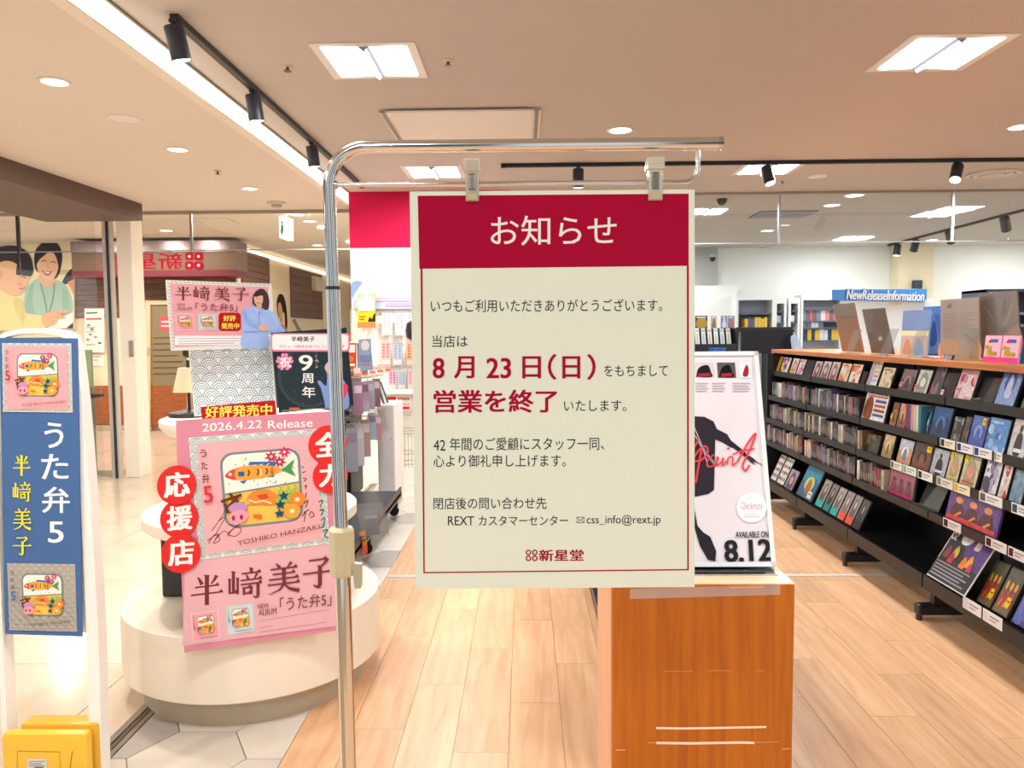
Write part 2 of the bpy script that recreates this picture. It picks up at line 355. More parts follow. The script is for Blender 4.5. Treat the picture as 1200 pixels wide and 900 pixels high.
def bento(p, q, bg, edge, wave, num, small=False):
    """album sleeve: a lunch box with a grilled fish, flowers and side dishes; q maps the 0..1 square into the print"""
    p.push(q)
    p.rect(0, 0, 1, 1, edge)
    if not small:
        for j in range(18):
            for i in range(10):
                x, y = (i + .5 * (j % 2)) / 8.4, j / 15.5
                if bg and .12 < x < .88 and .12 < y < .9: continue
                seig(p, x, y, .0595, (.002, .002, .998, .998), wave, edge, .0085, 1.15)
            p.k += 1.3
    p.k += 1
    if bg: p.rect(.055, .05, .945, .955, bg)
    p.rrect(.215, .145, .815, .775, .1, '7b8a90'); p.rrect(.235, .165, .795, .755, .085, 'f6f2e2')
    p.poly([(.235, .48), (.795, .44), (.795, .69), (.77, .74), (.72, .755), (.31, .755), (.25, .73), (.235, .68)], 'f3c75a')
    if not small:
        rr = random.Random(3)
        for k in range(34):
            x, y = .26 + .5 * rr.random(), .19 + .25 * rr.random(); p.rect(x, y, x + .008, y + .012, '6f8a93'); p.k -= 1
        p.k += 1
        p.line([(.215, .49), (.815, .44)], .014, '7b8a90')
    p.poly([(.42, .265), (.44, .235), (.62, .25), (.63, .29)], '2f6fb0'); p.poly([(.35, .39), (.41, .385), (.38, .415)], '2f6fb0'); p.poly([(.56, .375), (.62, .35), (.61, .38)], '2f6fb0')
    p.spl([(.245, .335), (.32, .28), (.45, .262), (.6, .285), (.68, .325), (.6, .365), (.45, .385), (.32, .375)], 'f0a441')
    p.spl([(.245, .335), (.285, .295), (.325, .29), (.318, .335), (.325, .375), (.28, .362)], 'dc5148'); p.ell(.285, .325, .012, .013, 'f6f2e2', 10)
    p.rrect(.345, .31, .392, .35, .01, '2f63a8')
    for x in (.42, .49, .555): p.line([(x, .30), (x + .012, .325), (x - .004, .35)], .012, '7c3b22')
    [p.line([(.36 + .05 * q, .272 - .004 * (q % 2)), (.385 + .05 * q, .262)], .006, 'f8e8c8') for q in range(6)]
    p.ell(.6, .33, .012, .035, 'c8702a', 10); p.ell(.515, .33, .008, .035, 'f6dca0', 10)
    p.poly([(.67, .325), (.77, .245), (.745, .325), (.775, .39)], '4f9a55')
    for a, b, c in ((.60, .205, 'c22a55'), (.70, .175, 'd03560'), (.66, .255, 'b8264c')): p.star(a, b, .055, .024, 7, c); p.ell(a, b, .013, .013, 'f2cfd6', 8)
    p.spl([(.40, .53), (.46, .48), (.56, .48), (.63, .55), (.6, .61), (.5, .6), (.42, .59)], 'ee8b3c'); p.poly([(.47, .52), (.55, .51), (.56, .55), (.5, .56)], 'd4502e')
    p.line([(.41, .55), (.46, .575), (.52, .57), (.58, .6)], .01, 'f8e6c8', True)
    for x in (.65, .71, .765): p.poly([(x - .04, .60), (x, .44), (x + .04, .60)], '9cc054'); [p.ell(x + .012 * (q % 2) - .006, .48 + .03 * q, .004, .005, 'e8f0c8', 6) for q in range(4)]
    p.star(.675, .545, .045, .02, 5, '24506e'); p.star(.645, .615, .045, .02, 5, '1f4a68'); p.star(.635, .69, .042, .02, 5, '24506e')
    p.ell(.775, .585, .06, .062, 'ee8a2e'); p.star(.775, .585, .028, .012, 6, 'fdf0d8'); p.ell(.73, .68, .062, .062, 'f2a646'); p.star(.73, .68, .026, .012, 6, 'fdf0d8')
    for k in range(7): p.ell(.27 + .022 * k, .55 + .012 * ((k * 3) % 4), .014, .01, 'f2cf6a', 8)
    for (x0, y0, x1, y1) in ((.2, .54, .36, .5), (.24, .6, .34, .5), (.27, .48, .33, .56), (.23, .56, .25, .64)): p.line([(x0, y0), (x1, y1)], .022, '6b3a24')
    p.spl([(.25, .6), (.31, .56), (.38, .58), (.38, .63), (.3, .65)], 'c48fc4'); p.spl([(.245, .68), (.29, .63), (.37, .63), (.4, .68), (.34, .735), (.27, .735)], 'f0a0b0')
    for x in (.285, .345): p.ell(x, .685, .014, .022, 'a8325a', 8)
    p.poly([(.43, .67), (.50, .68), (.495, .715), (.44, .70)], 'e07036')
    p.text('う', .075, .10, .125, .165, '4a3a3a', .01); p.text('た', .075, .2, .125, .265, '4a3a3a', .01); p.text('弁', .075, .30, .13, .375, '4a3a3a', .01); p.text('5', .075, .40, .145, .54, num, .03)
    if not small: p.text('YOSHIKO HANZAKI', .30, .875, .93, .915, '5b4a4a', 0, -.06)
    else: p.rect(.30, .86, .9, .885, 'a88a8a')
    p.pop()

# ================================================================== STRUCTURE
floor = struct(G().box((-9.5, -2, -.06), (9, 20, -.008), 'c9a27e'), 'floor', stone_mat('floor_base', '8f7458', 'a08566', .6))
XW, XR0, XR1 = -.868, -1.485, -1.56       # wood | hexagon stone | rail | mall marble
pm = None
PW, PLN = .20, .90
def plank(x, y0, y1):
    global pm
    if y1 - y0 > .895:
        if pm is None:
            o = G().box((0, 0, -.008), (PW - .0016, PLN - .0016, 0), 'd0a07a').build('plank', FLOORWOOD, floor); pm = o.data
        else:
            o = bpy.data.objects.new('plank', pm); C.objects.link(o); o.parent = floor
    else:
        o = G().box((0, 0, -.008), (PW - .0016, y1 - y0 - .0016, 0), 'd0a07a').build('plank', FLOORWOOD, floor)
    o.location = Vector((x, y0, 0)) - wloc(floor)
# mesh built about the world origin: shift it so that object coordinates start at the plank's corner
def plank_fix():
    off = wloc(floor)
    for me in {o.data for o in floor.children if o.name.startswith('plank')}:
        for v in me.vertices: v.co += off
col = 0; x = XW + .001
while x < 2.55:
    y = 1.55 + ((col * .37) % PLN) - PLN
    while y < 4.64:
        y0, y1 = max(y, 1.3), min(y + PLN, 4.64)
        if y1 - y0 > .05: plank(x, y0, y1)
        y += PLN
    y = 4.68 + ((col * .53) % PLN) - PLN
    while y < 7.58:
        y0, y1 = max(y, 4.68), min(y + PLN, 7.58)
        if y1 - y0 > .05: plank(x, y0, y1)
        y += PLN
    x += PW; col += 1
plank_fix()
G().box((XW, 4.643, -.008), (2.5, 4.677, .002), 'c6c9c9').build('joint_strip', SATIN, floor)
G().box((-1.4, 7.6, -.008), (9, 13, -.001), 'e8ddcc').build('vinyl_sheet', HEXST, floor)
G().box((2.55, -1, -.008), (9, 7.6, -.001), 'd0a07a').build('vinyl_sheet', FLOORWOOD, floor)
G().box((XW, -1, -.008), (2.55, 1.3, -.001), 'd0a07a').build('vinyl_sheet', FLOORWOOD, floor)
def clip_x(poly, lim, keep):
    out = []
    for i in range(len(poly)):
        a, b = poly[i - 1], poly[i]; ia, ib = keep(a[0]), keep(b[0])
        if ia != ib:
            t = (lim - a[0]) / (b[0] - a[0]); out.append((lim, a[1] + t * (b[1] - a[1])))
        if ib: out.append(b)
    return out
s = .215; GREYS = {(0, 0), (1, 3), (2, 6), (0, 8), (1, 1), (2, 9), (0, 12)}
for c in range(3):
    for k in range(-4, 14):
        cx = -1.535 + c * 1.5 * s; cy = 2.80 + k * s * 1.732 + (s * .866 if c % 2 else 0)
        hx = [(cx + (s - .0025) * math.cos(math.pi / 3 * j), cy + (s - .0025) * math.sin(math.pi / 3 * j)) for j in range(6)]
        hx = clip_x(hx, XR0 + .002, lambda v: v > XR0 + .002); hx = clip_x(hx, XW - .002, lambda v: v < XW - .002) if hx else hx
        if len(hx) > 2: G().prism([(a, b, -.008) for a, b in hx], (0, 0, .008), 'd8cdc0').build('hex_tile', HEXGREY if (c, k) in GREYS else HEXST, floor)
for i, x in enumerate((XR1, XR1 + .03, XR1 + .054)):
    G().box((x, .5, -.008), (x + (.026, .018, .02)[i], 7.6, .003 - .002 * (i == 1)), 'b4b4b2' if i != 1 else '7d7d7c').build('threshold_rail', METAL, floor)
y = 1.0
xs = [XR1 - .002, -1.785, -2.985, -4.185, -5.385, -6.585, -7.785]
while y < 13:
    for a, b in zip(xs, xs[1:]): G().box((b + .002, y, -.008), (a - .002, y + 1.196, 0), 'e6d2b4').build('marble_tile', MARBLE, floor)
    y += 1.2
G().box((-9.5, 13, -.008), (-1.75, 20, 0), 'e6d2b4').build('marble_sheet', MARBLE, floor)

CEILC = 'cac1ba'
struct(G().box((XB, -2.2, ZC), (9, 13.2, ZC + .08), CEILC), 'ceiling', MATTE)
struct(G().box((-9.5, -2.2, ZM), (XB - .06, 7.9, ZM + .08), 'e6dacd'), 'ceiling', MATTE)
struct(G().box((-9.5, 7.9, ZF), (XB, 20.2, ZF + .08), 'e6dacd'), 'ceiling', MATTE)
struct(G().box((-9.5, 7.88, ZM), (XB - .06, 7.9, ZF + .08), 'e6dacd'), 'trim_13', MATTE)
struct(G().box((XB - .06, 7.62, ZM), (XB, 7.9, ZF + .08), 'e6dacd'), 'trim_1', MATTE)
# lit cove between the two ceilings
cv = thing('cove_light', 'long warm white light cove running along the step between mall and shop ceilings', 'light', (XB - .03, 3.6, ZM))
G().box((XB - .035, -2, ZM + .004), (XB - .001, 7.58, ZC), 'fff8e8').build('diffuser', COVE, cv)
G().box((XB - .058, -2, ZM - .004), (XB + .002, 7.58, ZM + .004), 'efe6d6').build('lip', SATIN, cv)
G().box((XB - .001, -2, ZC - .012), (XB + .010, 7.58, ZC), '8b8178').build('dark_edge_strip', SATIN, cv)  # solid strip in a darker colour along the ceiling edge
# red and white end wall
struct(G().box((-1.712, 7.6, 0), (-.15, 7.72, 2.345), 'fbf7f0'), 'wall_end', MATTE)
struct(G().box((-1.714, 7.595, 2.345), (-.148, 7.725, ZC), 'c41846'), 'trim_2', MATTE)
struct(G().box((-1.71, 7.72, 0), (-1.65, 13.1, ZF), 'f4f1ea'), 'wall_left', MATTE)
struct(G().box((-1.8, 13, 0), (9, 13.1, ZC), 'f6f6f0'), 'wall_back', MATTE)
struct(G().box((9, -1, 0), (9.1, 13, ZC), 'f6f6f0'), 'wall_right', MATTE)
p = at_Y(862, 300, 12.6); q = at_Y(846, 335, 12.6)
struct(G().box((-1.6, 12.5, 0), (p.x, 12.95, q.z), 'f8f8f2'), 'trim_3', MATTE)
struct(G().box((-1.6, 12.9, q.z), (q.x, 12.98, ZC), 'b9bab6'), 'trim_4', MATTE)
p = at_Y(1054, 300, 12.7); q = at_Y(1093, 340, 12.7)
struct(G().box((p.x, 12.7, 0), (q.x, 12.99, ZC), 'f3e6c4'), 'pillar', MATTE)
# brown bulkhead beam, pillar with its dark glazing edge
struct(G().box((-4.6, .5, 2.60), (-3.66, 7.40, ZM), '5c4238'), 'beam', SATIN)
struct(G().box((-9, 6.9, 2.72), (-4.6, 7.4, ZM), '5c4238'), 'beam', SATIN)
struct(G().box((-9, .5, 2.70), (-4.6, 6.9, 2.745), '6d5a4c'), 'trim_5', SATIN)
struct(G().box((-6.4, 6.1, 2.64), (-4.75, 6.2, 2.70), '4a3a32'), 'trim_5', SATIN)
struct(G().box((-4.86, 1, 2.64), (-4.78, 6.1, 2.70), '4a3a32'), 'trim_5', SATIN)
struct(G().bbox((-4.245, 8.0, 0), (-4.085, 8.24, ZF), 'f8eee2', .008), 'pillar', MATTE)
pl = tag(G().bbox((-4.15, 7.985, 1.28), (-4.105, 8.0, 1.45), '9a938a', .004).build('intercom', PLAST), 'small grey intercom plate on the cream pillar', 'intercom')
struct(G().box((-4.37, 7.96, 0), (-4.28, 8.02, ZF), 'cfc9c0'), 'trim_6', SATIN)
struct(G().box((-4.322, 7.94, 0), (-4.302, 7.962, ZF), '2a2c33'), 'trim_6', SATIN)

for x0, x1, y in ((-5.6, -4.2, -.6), (-3.2, -2.0, -1.8), (-1.0, -.1, -3.2), (1.0, 2.2, -2.8), (3.2, 4.6, -1.6)):
    struct(G().box((x0, y - .4, 0), (x1, y, ZC), '241d19'), 'pillar', SATIN)  # added out of view behind the camera to give the chrome dark stripes
# ---- hanging glass smoke screens and shop glazing at the same line
YG = 7.85
def glass_run(xs, z0, z1, name, zt):
    """panes between the listed x, thin posts where asked, a rail at the bottom edge"""
    w = G().box((xs[0], YG - .008, z0), (xs[-1], YG + .008, z0 + .012), 'b5b0a8').build(name, METAL); w['kind'] = 'structure'
    for a, b in zip(xs, xs[1:]): G().box((a + .002, YG - .004, z0 + .012), (b - .002, YG + .004, zt), 'ffffff').build('pane', GLASS, w)
    G().box((xs[0], YG - .025, zt), (xs[-1], YG + .025, z1), 'a79c8e').build('top_rail', SATIN, w)
    return w
def gx(px): return at_Y(px, 265, YG).x
zb = at_Y(300, 293.5, YG).z
w = glass_run([gx(166), gx(224), gx(292), gx(359), XB - .05], zb, ZM, 'window_1', ZM - .03)
G().box((gx(224) - .012, YG - .012, zb), (gx(224) + .012, YG + .012, ZM), 'b9b0a4').build('post', METAL, w)
w = glass_run([-9, gx(21), gx(88), -4.38], zb, ZM, 'window_2', ZM - .03)
G().box((gx(21) - .014, YG - .014, zb), (gx(21) + .014, YG + .014, ZM), '5d5650').build('post', METAL, w)
for a, b in ((-9, gx(21)), (gx(21), -4.38)): G().box((a + .004, YG - .004, .02), (b - .004, YG + .004, zb), 'ffffff').build('pane', GLASS, w)
zb = at_Y(1000, 284.5, YG).z
w = glass_run([-.14, gx(846), gx(913), gx(1005), gx(1116), gx(1182), 8.9], zb, ZC, 'window_3', ZC - .02)
for px in (913, 1116): G().box((gx(px) - .011, YG - .012, zb), (gx(px) + .011, YG + .012, ZC), 'c9c9cc').build('post', METAL, w)
# ---- the shop across the walk (seen through the glass): panelled wall, fascia, wainscot
YS = 12.0
struct(G().box((-9.4, YS + .04, 0), (-4.5, YS + .2, ZF), 'f1dcba'), 'wall_front', MATTE)
def lx(px, Y): return at_Y(px, 390, Y).x
def lz(py, Y): return at_Y(150, py, Y).z
wd = struct(G().box((lx(86, YS), YS + .02, lz(372, YS)), (-4.53, YS + .04, lz(284, YS)), '7a5541'), 'trim_7', WALLWOOD)
n = 7; z0, z1 = lz(371, YS), lz(327, YS)
for k in range(n):
    a, b = z0 + (z1 - z0) * k / n, z0 + (z1 - z0) * (k + 1) / n
    G().box((lx(86, YS), YS - .004, a + .004), (-4.53, YS + .022, b - .003), '7a5541').build('plank', WALLWOOD, wd)
wn = struct(G().box((lx(60, YS), YS - .01, lz(497, YS)), (-4.53, YS + .04, lz(452, YS)), 'a8602c'), 'trim_8', COUNTERWOOD)
G().box((lx(60, YS), YS - .03, 0), (-4.53, YS + .04, lz(498, YS)), 'b9a48c').build('skirting', SATIN, wn)
struct(G().box((-8.8, YS - .05, ZF - .06), (-4.53, YS + .03, ZF - .03), 'fff0d0'), 'trim_9', COVE)
# side wall of the walk, going away
XSW = -4.53
struct(G().box((XSW - .2, YS, 0), (XSW, 20, ZF), 'f0dab4'), 'wall_side', MATTE)
struct(G().box((XSW - .2, 20, 0), (-1.7, 20.2, ZF), 'd9bf9a'), 'wall_far', MATTE)
struct(G().box((XSW, YS + .1, ZF - .10), (XSW + .05, 20, ZF - .05), 'fff0d0'), 'trim_10', COVE)
def side_panel(px0, px1, py0, py1, n, name='trim_11'):
    a, b = at_X(px0, py0, XSW), at_X(px1, py0, XSW); zt = at_X(px0, py0, XSW).z; zbm = at_X(px0, py1, XSW).z
    w = struct(G().box((XSW, a.y, zbm), (XSW + .008, b.y, zt), '7a5541'), name, WALLWOOD)
    for k in range(n):
        u, v = zbm + (zt - zbm) * k / n, zbm + (zt - zbm) * (k + 1) / n
        G().box((XSW + .008, a.y + .004, u + .004), (XSW + .022, b.y - .004, v - .004), '7a5541').build('plank', WALLWOOD, w)
side_panel(281, 314, 291, 331, 5); side_panel(339, 376, 312, 372, 6)

# ================================================================== THE SIGN STAND AND THE CLOSING NOTICE
YR = 1.14
pu, pd = at_Y(386.5, 240, YR), at_Y(409, 885, YR)
xp = (pu.x + pd.x) / 2; tilt = (pd.x - pu.x) / (pu.z - pd.z)
def pole(z): return Vector((pd.x + (pd.z - z) * tilt, YR, z))
ztop = at_Y(600, 170, YR).z; zclamp0, zclamp1 = at_Y(404, 674, YR).z, at_Y(404, 618, YR).z
st = thing('sign_stand', 'tall chrome sign stand whose bent top rail carries the closing notice', 'stand', (pd.x, YR, 0))
xe = at_Y(846, 168, YR).x; zr = at_Y(846, 168, YR).z
zj = at_Y(390, 338, YR).z
rr = .055; path = [pole(zclamp1 - .02), pole(zj)]
G().tube([pole(zclamp0 - .05), pole(zj)], .0103, 'd8d8d6', 20).build('pole', CHROME, st, True)
c0 = pole(ztop - rr); top = [pole(zj), c0]
for k in range(1, 9):
    a = math.pi / 2 * k / 8; top.append(c0 + Vector((rr - rr * math.cos(a), 0, rr * math.sin(a))))
top.append(Vector((xe - .004, YR, zr)))
G().tube(top, .0092, 'd8d8d6', 20).build('bent_rail', CHROME, st, True)
G().tube([Vector((xe - .005, YR, zr)), Vector((xe + .001, YR, zr))], .0096, 'c2c2c0', 20).build('end_cap', CHROME, st, True)
G().tube([pole(zj - .002), pole(zj + .003)], .0112, '55585a', 20).build('joint_ring', CHROME, st, True)
G().tube([Vector((pd.x + .004, YR, .03)), pole(zclamp0 + .01)], .0118, 'd8d8d6', 20).build('outer_pole', CHROME, st, True)
pc = pole((zclamp0 + zclamp1) / 2)
g = G(); n = 8; h = (zclamp1 - zclamp0) / 2
g.lathe(pc, [(.0165, -h), (.0192, -h + .004), (.0192, h - .004), (.0165, h)], 'cfc39c', 10)
g.build('clamp', PLAST, st)
g = G(); q = at_Y(421, 668, YR - .003)
g.prism([q + Vector(p) for p in ((-.011, -.006, .012), (.004, -.006, .010), (.003, -.006, -.026), (-.006, -.006, -.027))], (0, .012, 0), 'b9b195'); g.build('clamp_lever', PLAST, st)
za, zb = at_Y(600, 215, YR).z, at_Y(822, 175, YR).z
xr = at_Y(818, 200, YR).x
tr = [pole(za + .001), Vector((xr - .02, YR, at_Y(800, 213.5, YR).z))]; zc_ = tr[1].z
for k in range(1, 7):
    a = math.pi / 2 * k / 6; tr.append(Vector((xr - .02 + .02 * math.sin(a), YR, zc_ + .02 - .02 * math.cos(a))))
tr.append(Vector((xr, YR, zr - .006)))
G().tube(tr, .0036, 'd2d2d0', 12).build('hanging_rod', CHROME, st, True)
G().tube([tr[0] + Vector((.008, 0, 0)), tr[0] + Vector((.012, 0, 0))], .006, 'b4b4b2', 12).build('weld_ring', CHROME, st, True)
for dy in (-.22, .22): G().tube([(pd.x, YR, .03), (pd.x + .02, YR + dy, .025)], .012, 'd2d2d0').build('foot_bar', CHROME, st, True)
G().tube([(pd.x, YR, .03), (pd.x + .42, YR, .025)], .012, 'd2d2d0').build('foot_bar', CHROME, st, True)
for v in ((.02, -.22), (.02, .22), (.42, 0)): G().tube([(pd.x + v[0], YR + v[1], 0), (pd.x + v[0], YR + v[1], .02)], .014, '2c2c2e').build('foot', PLAST, st, True)

YN = YR - .006
TL, TR, BL, BR = (at_Y(*p, YN) for p in ((480, 224.5), (814, 222), (487, 690), (814, 688)))
no = thing('closing_notice', 'large cream store closing notice with crimson header clipped to the chrome stand', 'notice', ((BL + BR) / 2))
G().hexa([BL + Vector((0, .003, 0)), BR + Vector((0, .003, 0)), BR, BL, TL + Vector((0, .003, 0)), TR + Vector((0, .003, 0)), TR, TL], 'ecf2e0').build('board', PAPER, no)
fN, nN = plane_f(TL, TR, BL)
RED, INK = 'ac0738', '2e2b33'
p = Print(fN, nN, .00008, .0002)
p.poly([(489.5, 229.5), (807, 227), (807, 311.5), (491.5, 315)], RED); p.build('header_panel', no)
p = Print(fN, nN, .00008, .0003)
p.line([(494, 314), (497, 671), (806.2, 667.5), (806, 311)], 2.3, RED); p.build('border', no)
p = Print(fN, nN, .00004, .0004); p.text('お知らせ', 575, 253, 722.5, 288, 'fbf3ea', .006, -.9); p.build('lettering', no)
for t, x0, y0, x1, y1, c, b in (
        ('いつもご利用いただきありがとうございます。', 505, 351, 776, 366, INK, 0), ('当店は', 506.5, 393, 548, 407, INK, 0),
        ('8月23日（日）', 507, 417.5, 697, 444, RED, .03), ('をもちまして', 708, 428, 782.5, 441, INK, 0),
        ('営業を終了', 508, 457, 653, 484, RED, .03), ('いたします。', 661, 469, 734, 482, INK, 0),
        ('42年間のご愛顧にスタッフ一同、', 508, 513, 708, 528, INK, 0), ('心より御礼申し上げます。', 508, 533, 663, 547.5, INK, 0),
        ('閉店後の問い合わせ先', 508, 583, 640.5, 597, INK, 0), ('REXTカスタマーセンター', 525, 604.5, 665.5, 616, INK, 0),
        ('css_info@rext.jp', 687.5, 603.5, 774, 616.5, INK, 0), ('新星堂', 631.5, 644, 684, 657.5, RED, .035)):
    p = Print(fN, nN, .00004, .0004)
    if t[0] == '8':
        for tt, a, d, bb in (('8', 507, 521, .03), ('月', 532, 556, .03), ('23', 570, 599, .03), ('日', 612, 634, .03), ('（', 642, 652, .02), ('日', 659, 680, .03), ('）', 688, 698, .02)):
            e = 417.5 if tt not in '（）' else 415
            p.text(tt, a, e + (2 if tt in ('8', '23') else 0), d, 445 if tt in '（）' else 443.5, c, bb, -.1)
    elif t[:2] == '42': p.text('42', 508, 515.5, 522, 528, c, 0); p.text(t[2:], 527, 513, 708, 528, c, b, -.8)
    elif t[:4] == 'REXT': p.text('REXT', 525, 605, 555.5, 615.5, c, .004); p.text(t[4:], 561, 604.5, 665.5, 616, c, 0, -.5)
    else: p.text(t, x0, y0, x1, y1, c, b, -.004 * (x1 - x0))
    p.build('lettering', no)
p = Print(fN, nN, .00004, .0004)
p.line([(676, 606), (684.5, 606), (684.5, 612.5), (676, 612.5)], .7, INK, closed=True); p.line([(676, 606), (680.2, 610), (684.5, 606)], .7, INK); p.line([(676, 612.5), (679, 609.4)], .5, INK); p.line([(684.5, 612.5), (681.5, 609.4)], .5, INK)
p.build('envelope_mark', no)
p = Print(fN, nN, .00004, .0004)
for a in (619.3, 626.7):
    for b in (647.3, 654.2): p.line([(a + 2.6 * math.cos(t), b + 2.6 * math.sin(t)) for t in (2 * math.pi * k / 14 for k in range(14))], 1.5, RED, closed=True)
p.build('ring_emblem', no)
for i, (x0, x1, y0, y1) in enumerate(((544, 562.5, 186.5, 236), (758, 778.5, 184.5, 235))):
    a, b = at_Y(x0, y1, YN - .004), at_Y(x1, y0, YN - .004); cx = (a.x + b.x) / 2; w = (b.x - a.x) / 2
    cl = thing('poster_clip', ('clear plastic clip with steel spring gripping the notice near the bent corner of the stand', 'clear plastic clip with steel spring gripping the notice near the open rail end')[i], 'clip', (cx, YR, a.z), 'clips holding the closing notice')
    H = b.z - a.z
    for sgn, nm in ((-1, 'front_jaw'), (1, 'rear_jaw')):
        y = YR - .003 + sgn * .006
        g = G()
        g.bbox((cx - w * .82, y - .0025, a.z), (cx + w * .82, y + .0025, a.z + H * .74), 'ece6d4', .0012)
        g.bbox((cx - w, y - .003 + sgn * .003, a.z + H * .72), (cx + w, y + .003 + sgn * .003, b.z), 'ece6d4', .0014); g.build(nm, CLIPM, cl)
        for k in range(3):
            G().box((cx - w * .7, y + sgn * .0062, b.z - H * (.05 + .07 * k) - .002), (cx + w * .7, y + sgn * .0075, b.z - H * (.05 + .07 * k)), 'f2eee0').build('grip_rib', CLIPM, cl)
    G().bbox((cx - w * .45, YR - .0135, a.z + H * .26), (cx + w * .45, YR + .0075, a.z + H * .66), '8f8a7f', .002).build('spring', METAL, cl)
    G().box((cx - w * .6, YR - .0125, a.z + H * .03), (cx + w * .6, YR - .0085, a.z + H * .17), 'c9b88c').build('jaw_pad', PLAST, cl)

# ================================================================== WOODEN BOX AND THE FRAMED POSTER ON IT
tr_ = at_Y(932, 684, 1.75); tl_ = at_Y(717, 687, 1.75); ZB = tr_.z
x0, x1, y0, y1 = tl_.x, tr_.x, 1.75, 2.10
bx = thing('display_box', 'tall cherry veneer display box with scratched front and top coloured as if lit', 'box', ((x0 + x1) / 2, 1.9, 0))
G().bbox((x0 + .001, y0, 0), (x1 - .001, y0 + .018, ZB - .002), 'b5640d', .0015).build('front_panel', BOXWOOD, bx)
G().box((x0, y0 + .018, 0), (x0 + .018, y1, ZB - .002), 'd99c74').build('side_panel', LITWOOD, bx)
G().box((x1 - .018, y0 + .018, 0), (x1, y1, ZB - .002), 'd99c74').build('side_panel', BOXWOOD, bx)
G().box((x0 + .018, y1 - .018, 0), (x1 - .018, y1, ZB - .002), 'd99c74').build('back_panel', LITWOOD, bx)
G().box((x0 + .001, y0 + .002, ZB - .002), (x1 - .001, y1, ZB), 'f2d6ad').build('top', BOXTOP, bx)
fB, nB = plane_f(Vector((x0, y0, 0)), Vector((x1, y0, 0)), Vector((x0, y0, 1)))
p = Print(fB, nB, .0001, .0004); p.poly([(738, 690), (914, 685), (914.5, 697), (738, 702)], 'd8925c'); p.g.build('clear_tape', clear('tape', (.97, .93, .9), .5, .22, .25), bx)
p = Print(fB, nB, .0001, .0004)
p.line([(769, 853), (800, 853.6), (850, 852.8), (898, 851.8)], 2.6, 'f6dcc0'); p.build('scratch', bx)
p = Print(fB, nB, .0001, .0004)
p.line([(769, 870.5), (810, 871), (870, 870), (884, 870.5)], 3, 'f6dcc0'); p.line([(759, 870), (770, 870.5)], 1, 'dca06a'); p.line([(884, 870), (912, 869)], .8, 'dca06a'); p.build('scratch', bx)
p = Print(fB, nB, .0001, .0004)
for a, b, y in ((778, 812, 786.5), (829, 858, 785.8), (886, 896, 786)):
    p = Print(fB, nB, .0001, .0004); p.line([(a, y), (b, y)], .9, 'd89450'); p.build('scratch', bx)
for q in ((721, 878.6, 733, 879), (917, 877.6, 926, 877), (855, 688.5, 895, 688)):
    p = Print(fB, nB, .0001, .0006); p.line([q[:2], q[2:]], 1.4, 'dfa878'); p.build('scratch', bx)

br = at_Z(909, 664, ZB + .013); trt = at_X(888, 412, br.x)
up = (trt - br); wv = Vector((-.43, 0, 0)); nv = Vector((0, -1, 0)); nv = up.cross(Vector((1, 0, 0))).normalized()
if nv.y > 0: nv = -nv
ps = thing('framed_poster', 'framed release poster with black figure and red script standing on the wooden box', 'poster', br + wv / 2, None)
bl = br + wv; tl = bl + up; th = -nv * .012
fr = .011; u_ = up.normalized()
G().obox(bl, wv * -1, up, th, 'e2dde2').build('sheet', PAPER, ps)
for nm, o, a, b in (('frame', bl, Vector((fr, 0, 0)), up), ('frame', br - Vector((fr, 0, 0)), Vector((fr, 0, 0)), up), ('frame', bl, -wv, u_ * fr), ('frame', tl - u_ * fr, -wv, u_ * fr)):
    G().obox(o + nv * .004, a, b, -nv * .02, 'dfe3e4').build(nm, SATIN, ps)
G().obox(bl + Vector((-.02, 0, 0)) - nv * .05 + u_ * .012, -wv + Vector((.036, 0, 0)), up + u_ * .003, -nv * .03, '191a1e').build('backing', BLACK, ps)
G().bbox((bl.x + .02, br.y - .026, ZB + .0045), (at_Z(891, 668, ZB).x, br.y - .018, ZB + .0095), '1d2022', .001).build('foot_rail', PLAST, ps)
G().box((bl.x + .02, br.y - .03, ZB + .0005), (br.x - .004, br.y + .13, ZB + .004), 'c9ced2').build('foot_plate', METAL, ps)
fP, nP = plane_f(br, trt, bl)
cut = lambda pts: pts
p = Print(fP, nP, .00012, .0008)
p.poly([(740, 418), (879, 419), (902, 657), (740, 657)], 'dfd9df')
for k, (a, b) in enumerate(((790, 807), (813, 836), (840, 861), (865, 880))):
    p.poly([(a, 425), (b, 425), (b + 1.5, 443), (a + 1.2, 443)], ('efe9ea', 'cfc9cc', '5a5458', 'ece6ea')[k])
    p.spl([(a + 3, 440), (a + 6, 431), (b - 7, 428), (b - 3, 436), (b - 2, 442), (a + 4, 442)] if k < 3 else [(870, 440), (874, 428), (877, 432), (876, 441)], ('2a2629', '1e1c1f', '141215', 'a52434')[k])
    if k < 3: p.poly([(a + 5, 438), (b - 4, 437), (b - 3, 441), (a + 5, 442)], 'a3263a')
for k in range(4):
    for a, b in ((793, 807), (815, 830), (834, 850), (858, 879)): p.rect(a, 449 + 3 * k, b - 2 * (k % 2), 450 + 3 * k, 'b0a8b0'); p.k -= 1
p.k += 1; p.build('print', ps)
p = Print(fP, nP, .00012, .002)
p.poly([(780, 500), (812, 488), (825, 488.5), (836, 494), (840, 503), (852, 509), (859, 521), (857, 525), (847, 519), (838, 515), (836.5, 574), (830, 579), (815, 582), (780, 584)], '2f2b33')
p.line([(855, 519), (866, 527), (877, 537)], [6, 3.5], '2c2830'); p.spl([(875, 534), (881, 536), (888, 543), (882, 541), (885, 545), (878, 541)], '3a333a'); p.line([(878, 537), (893, 545)], .8, '3a333a')
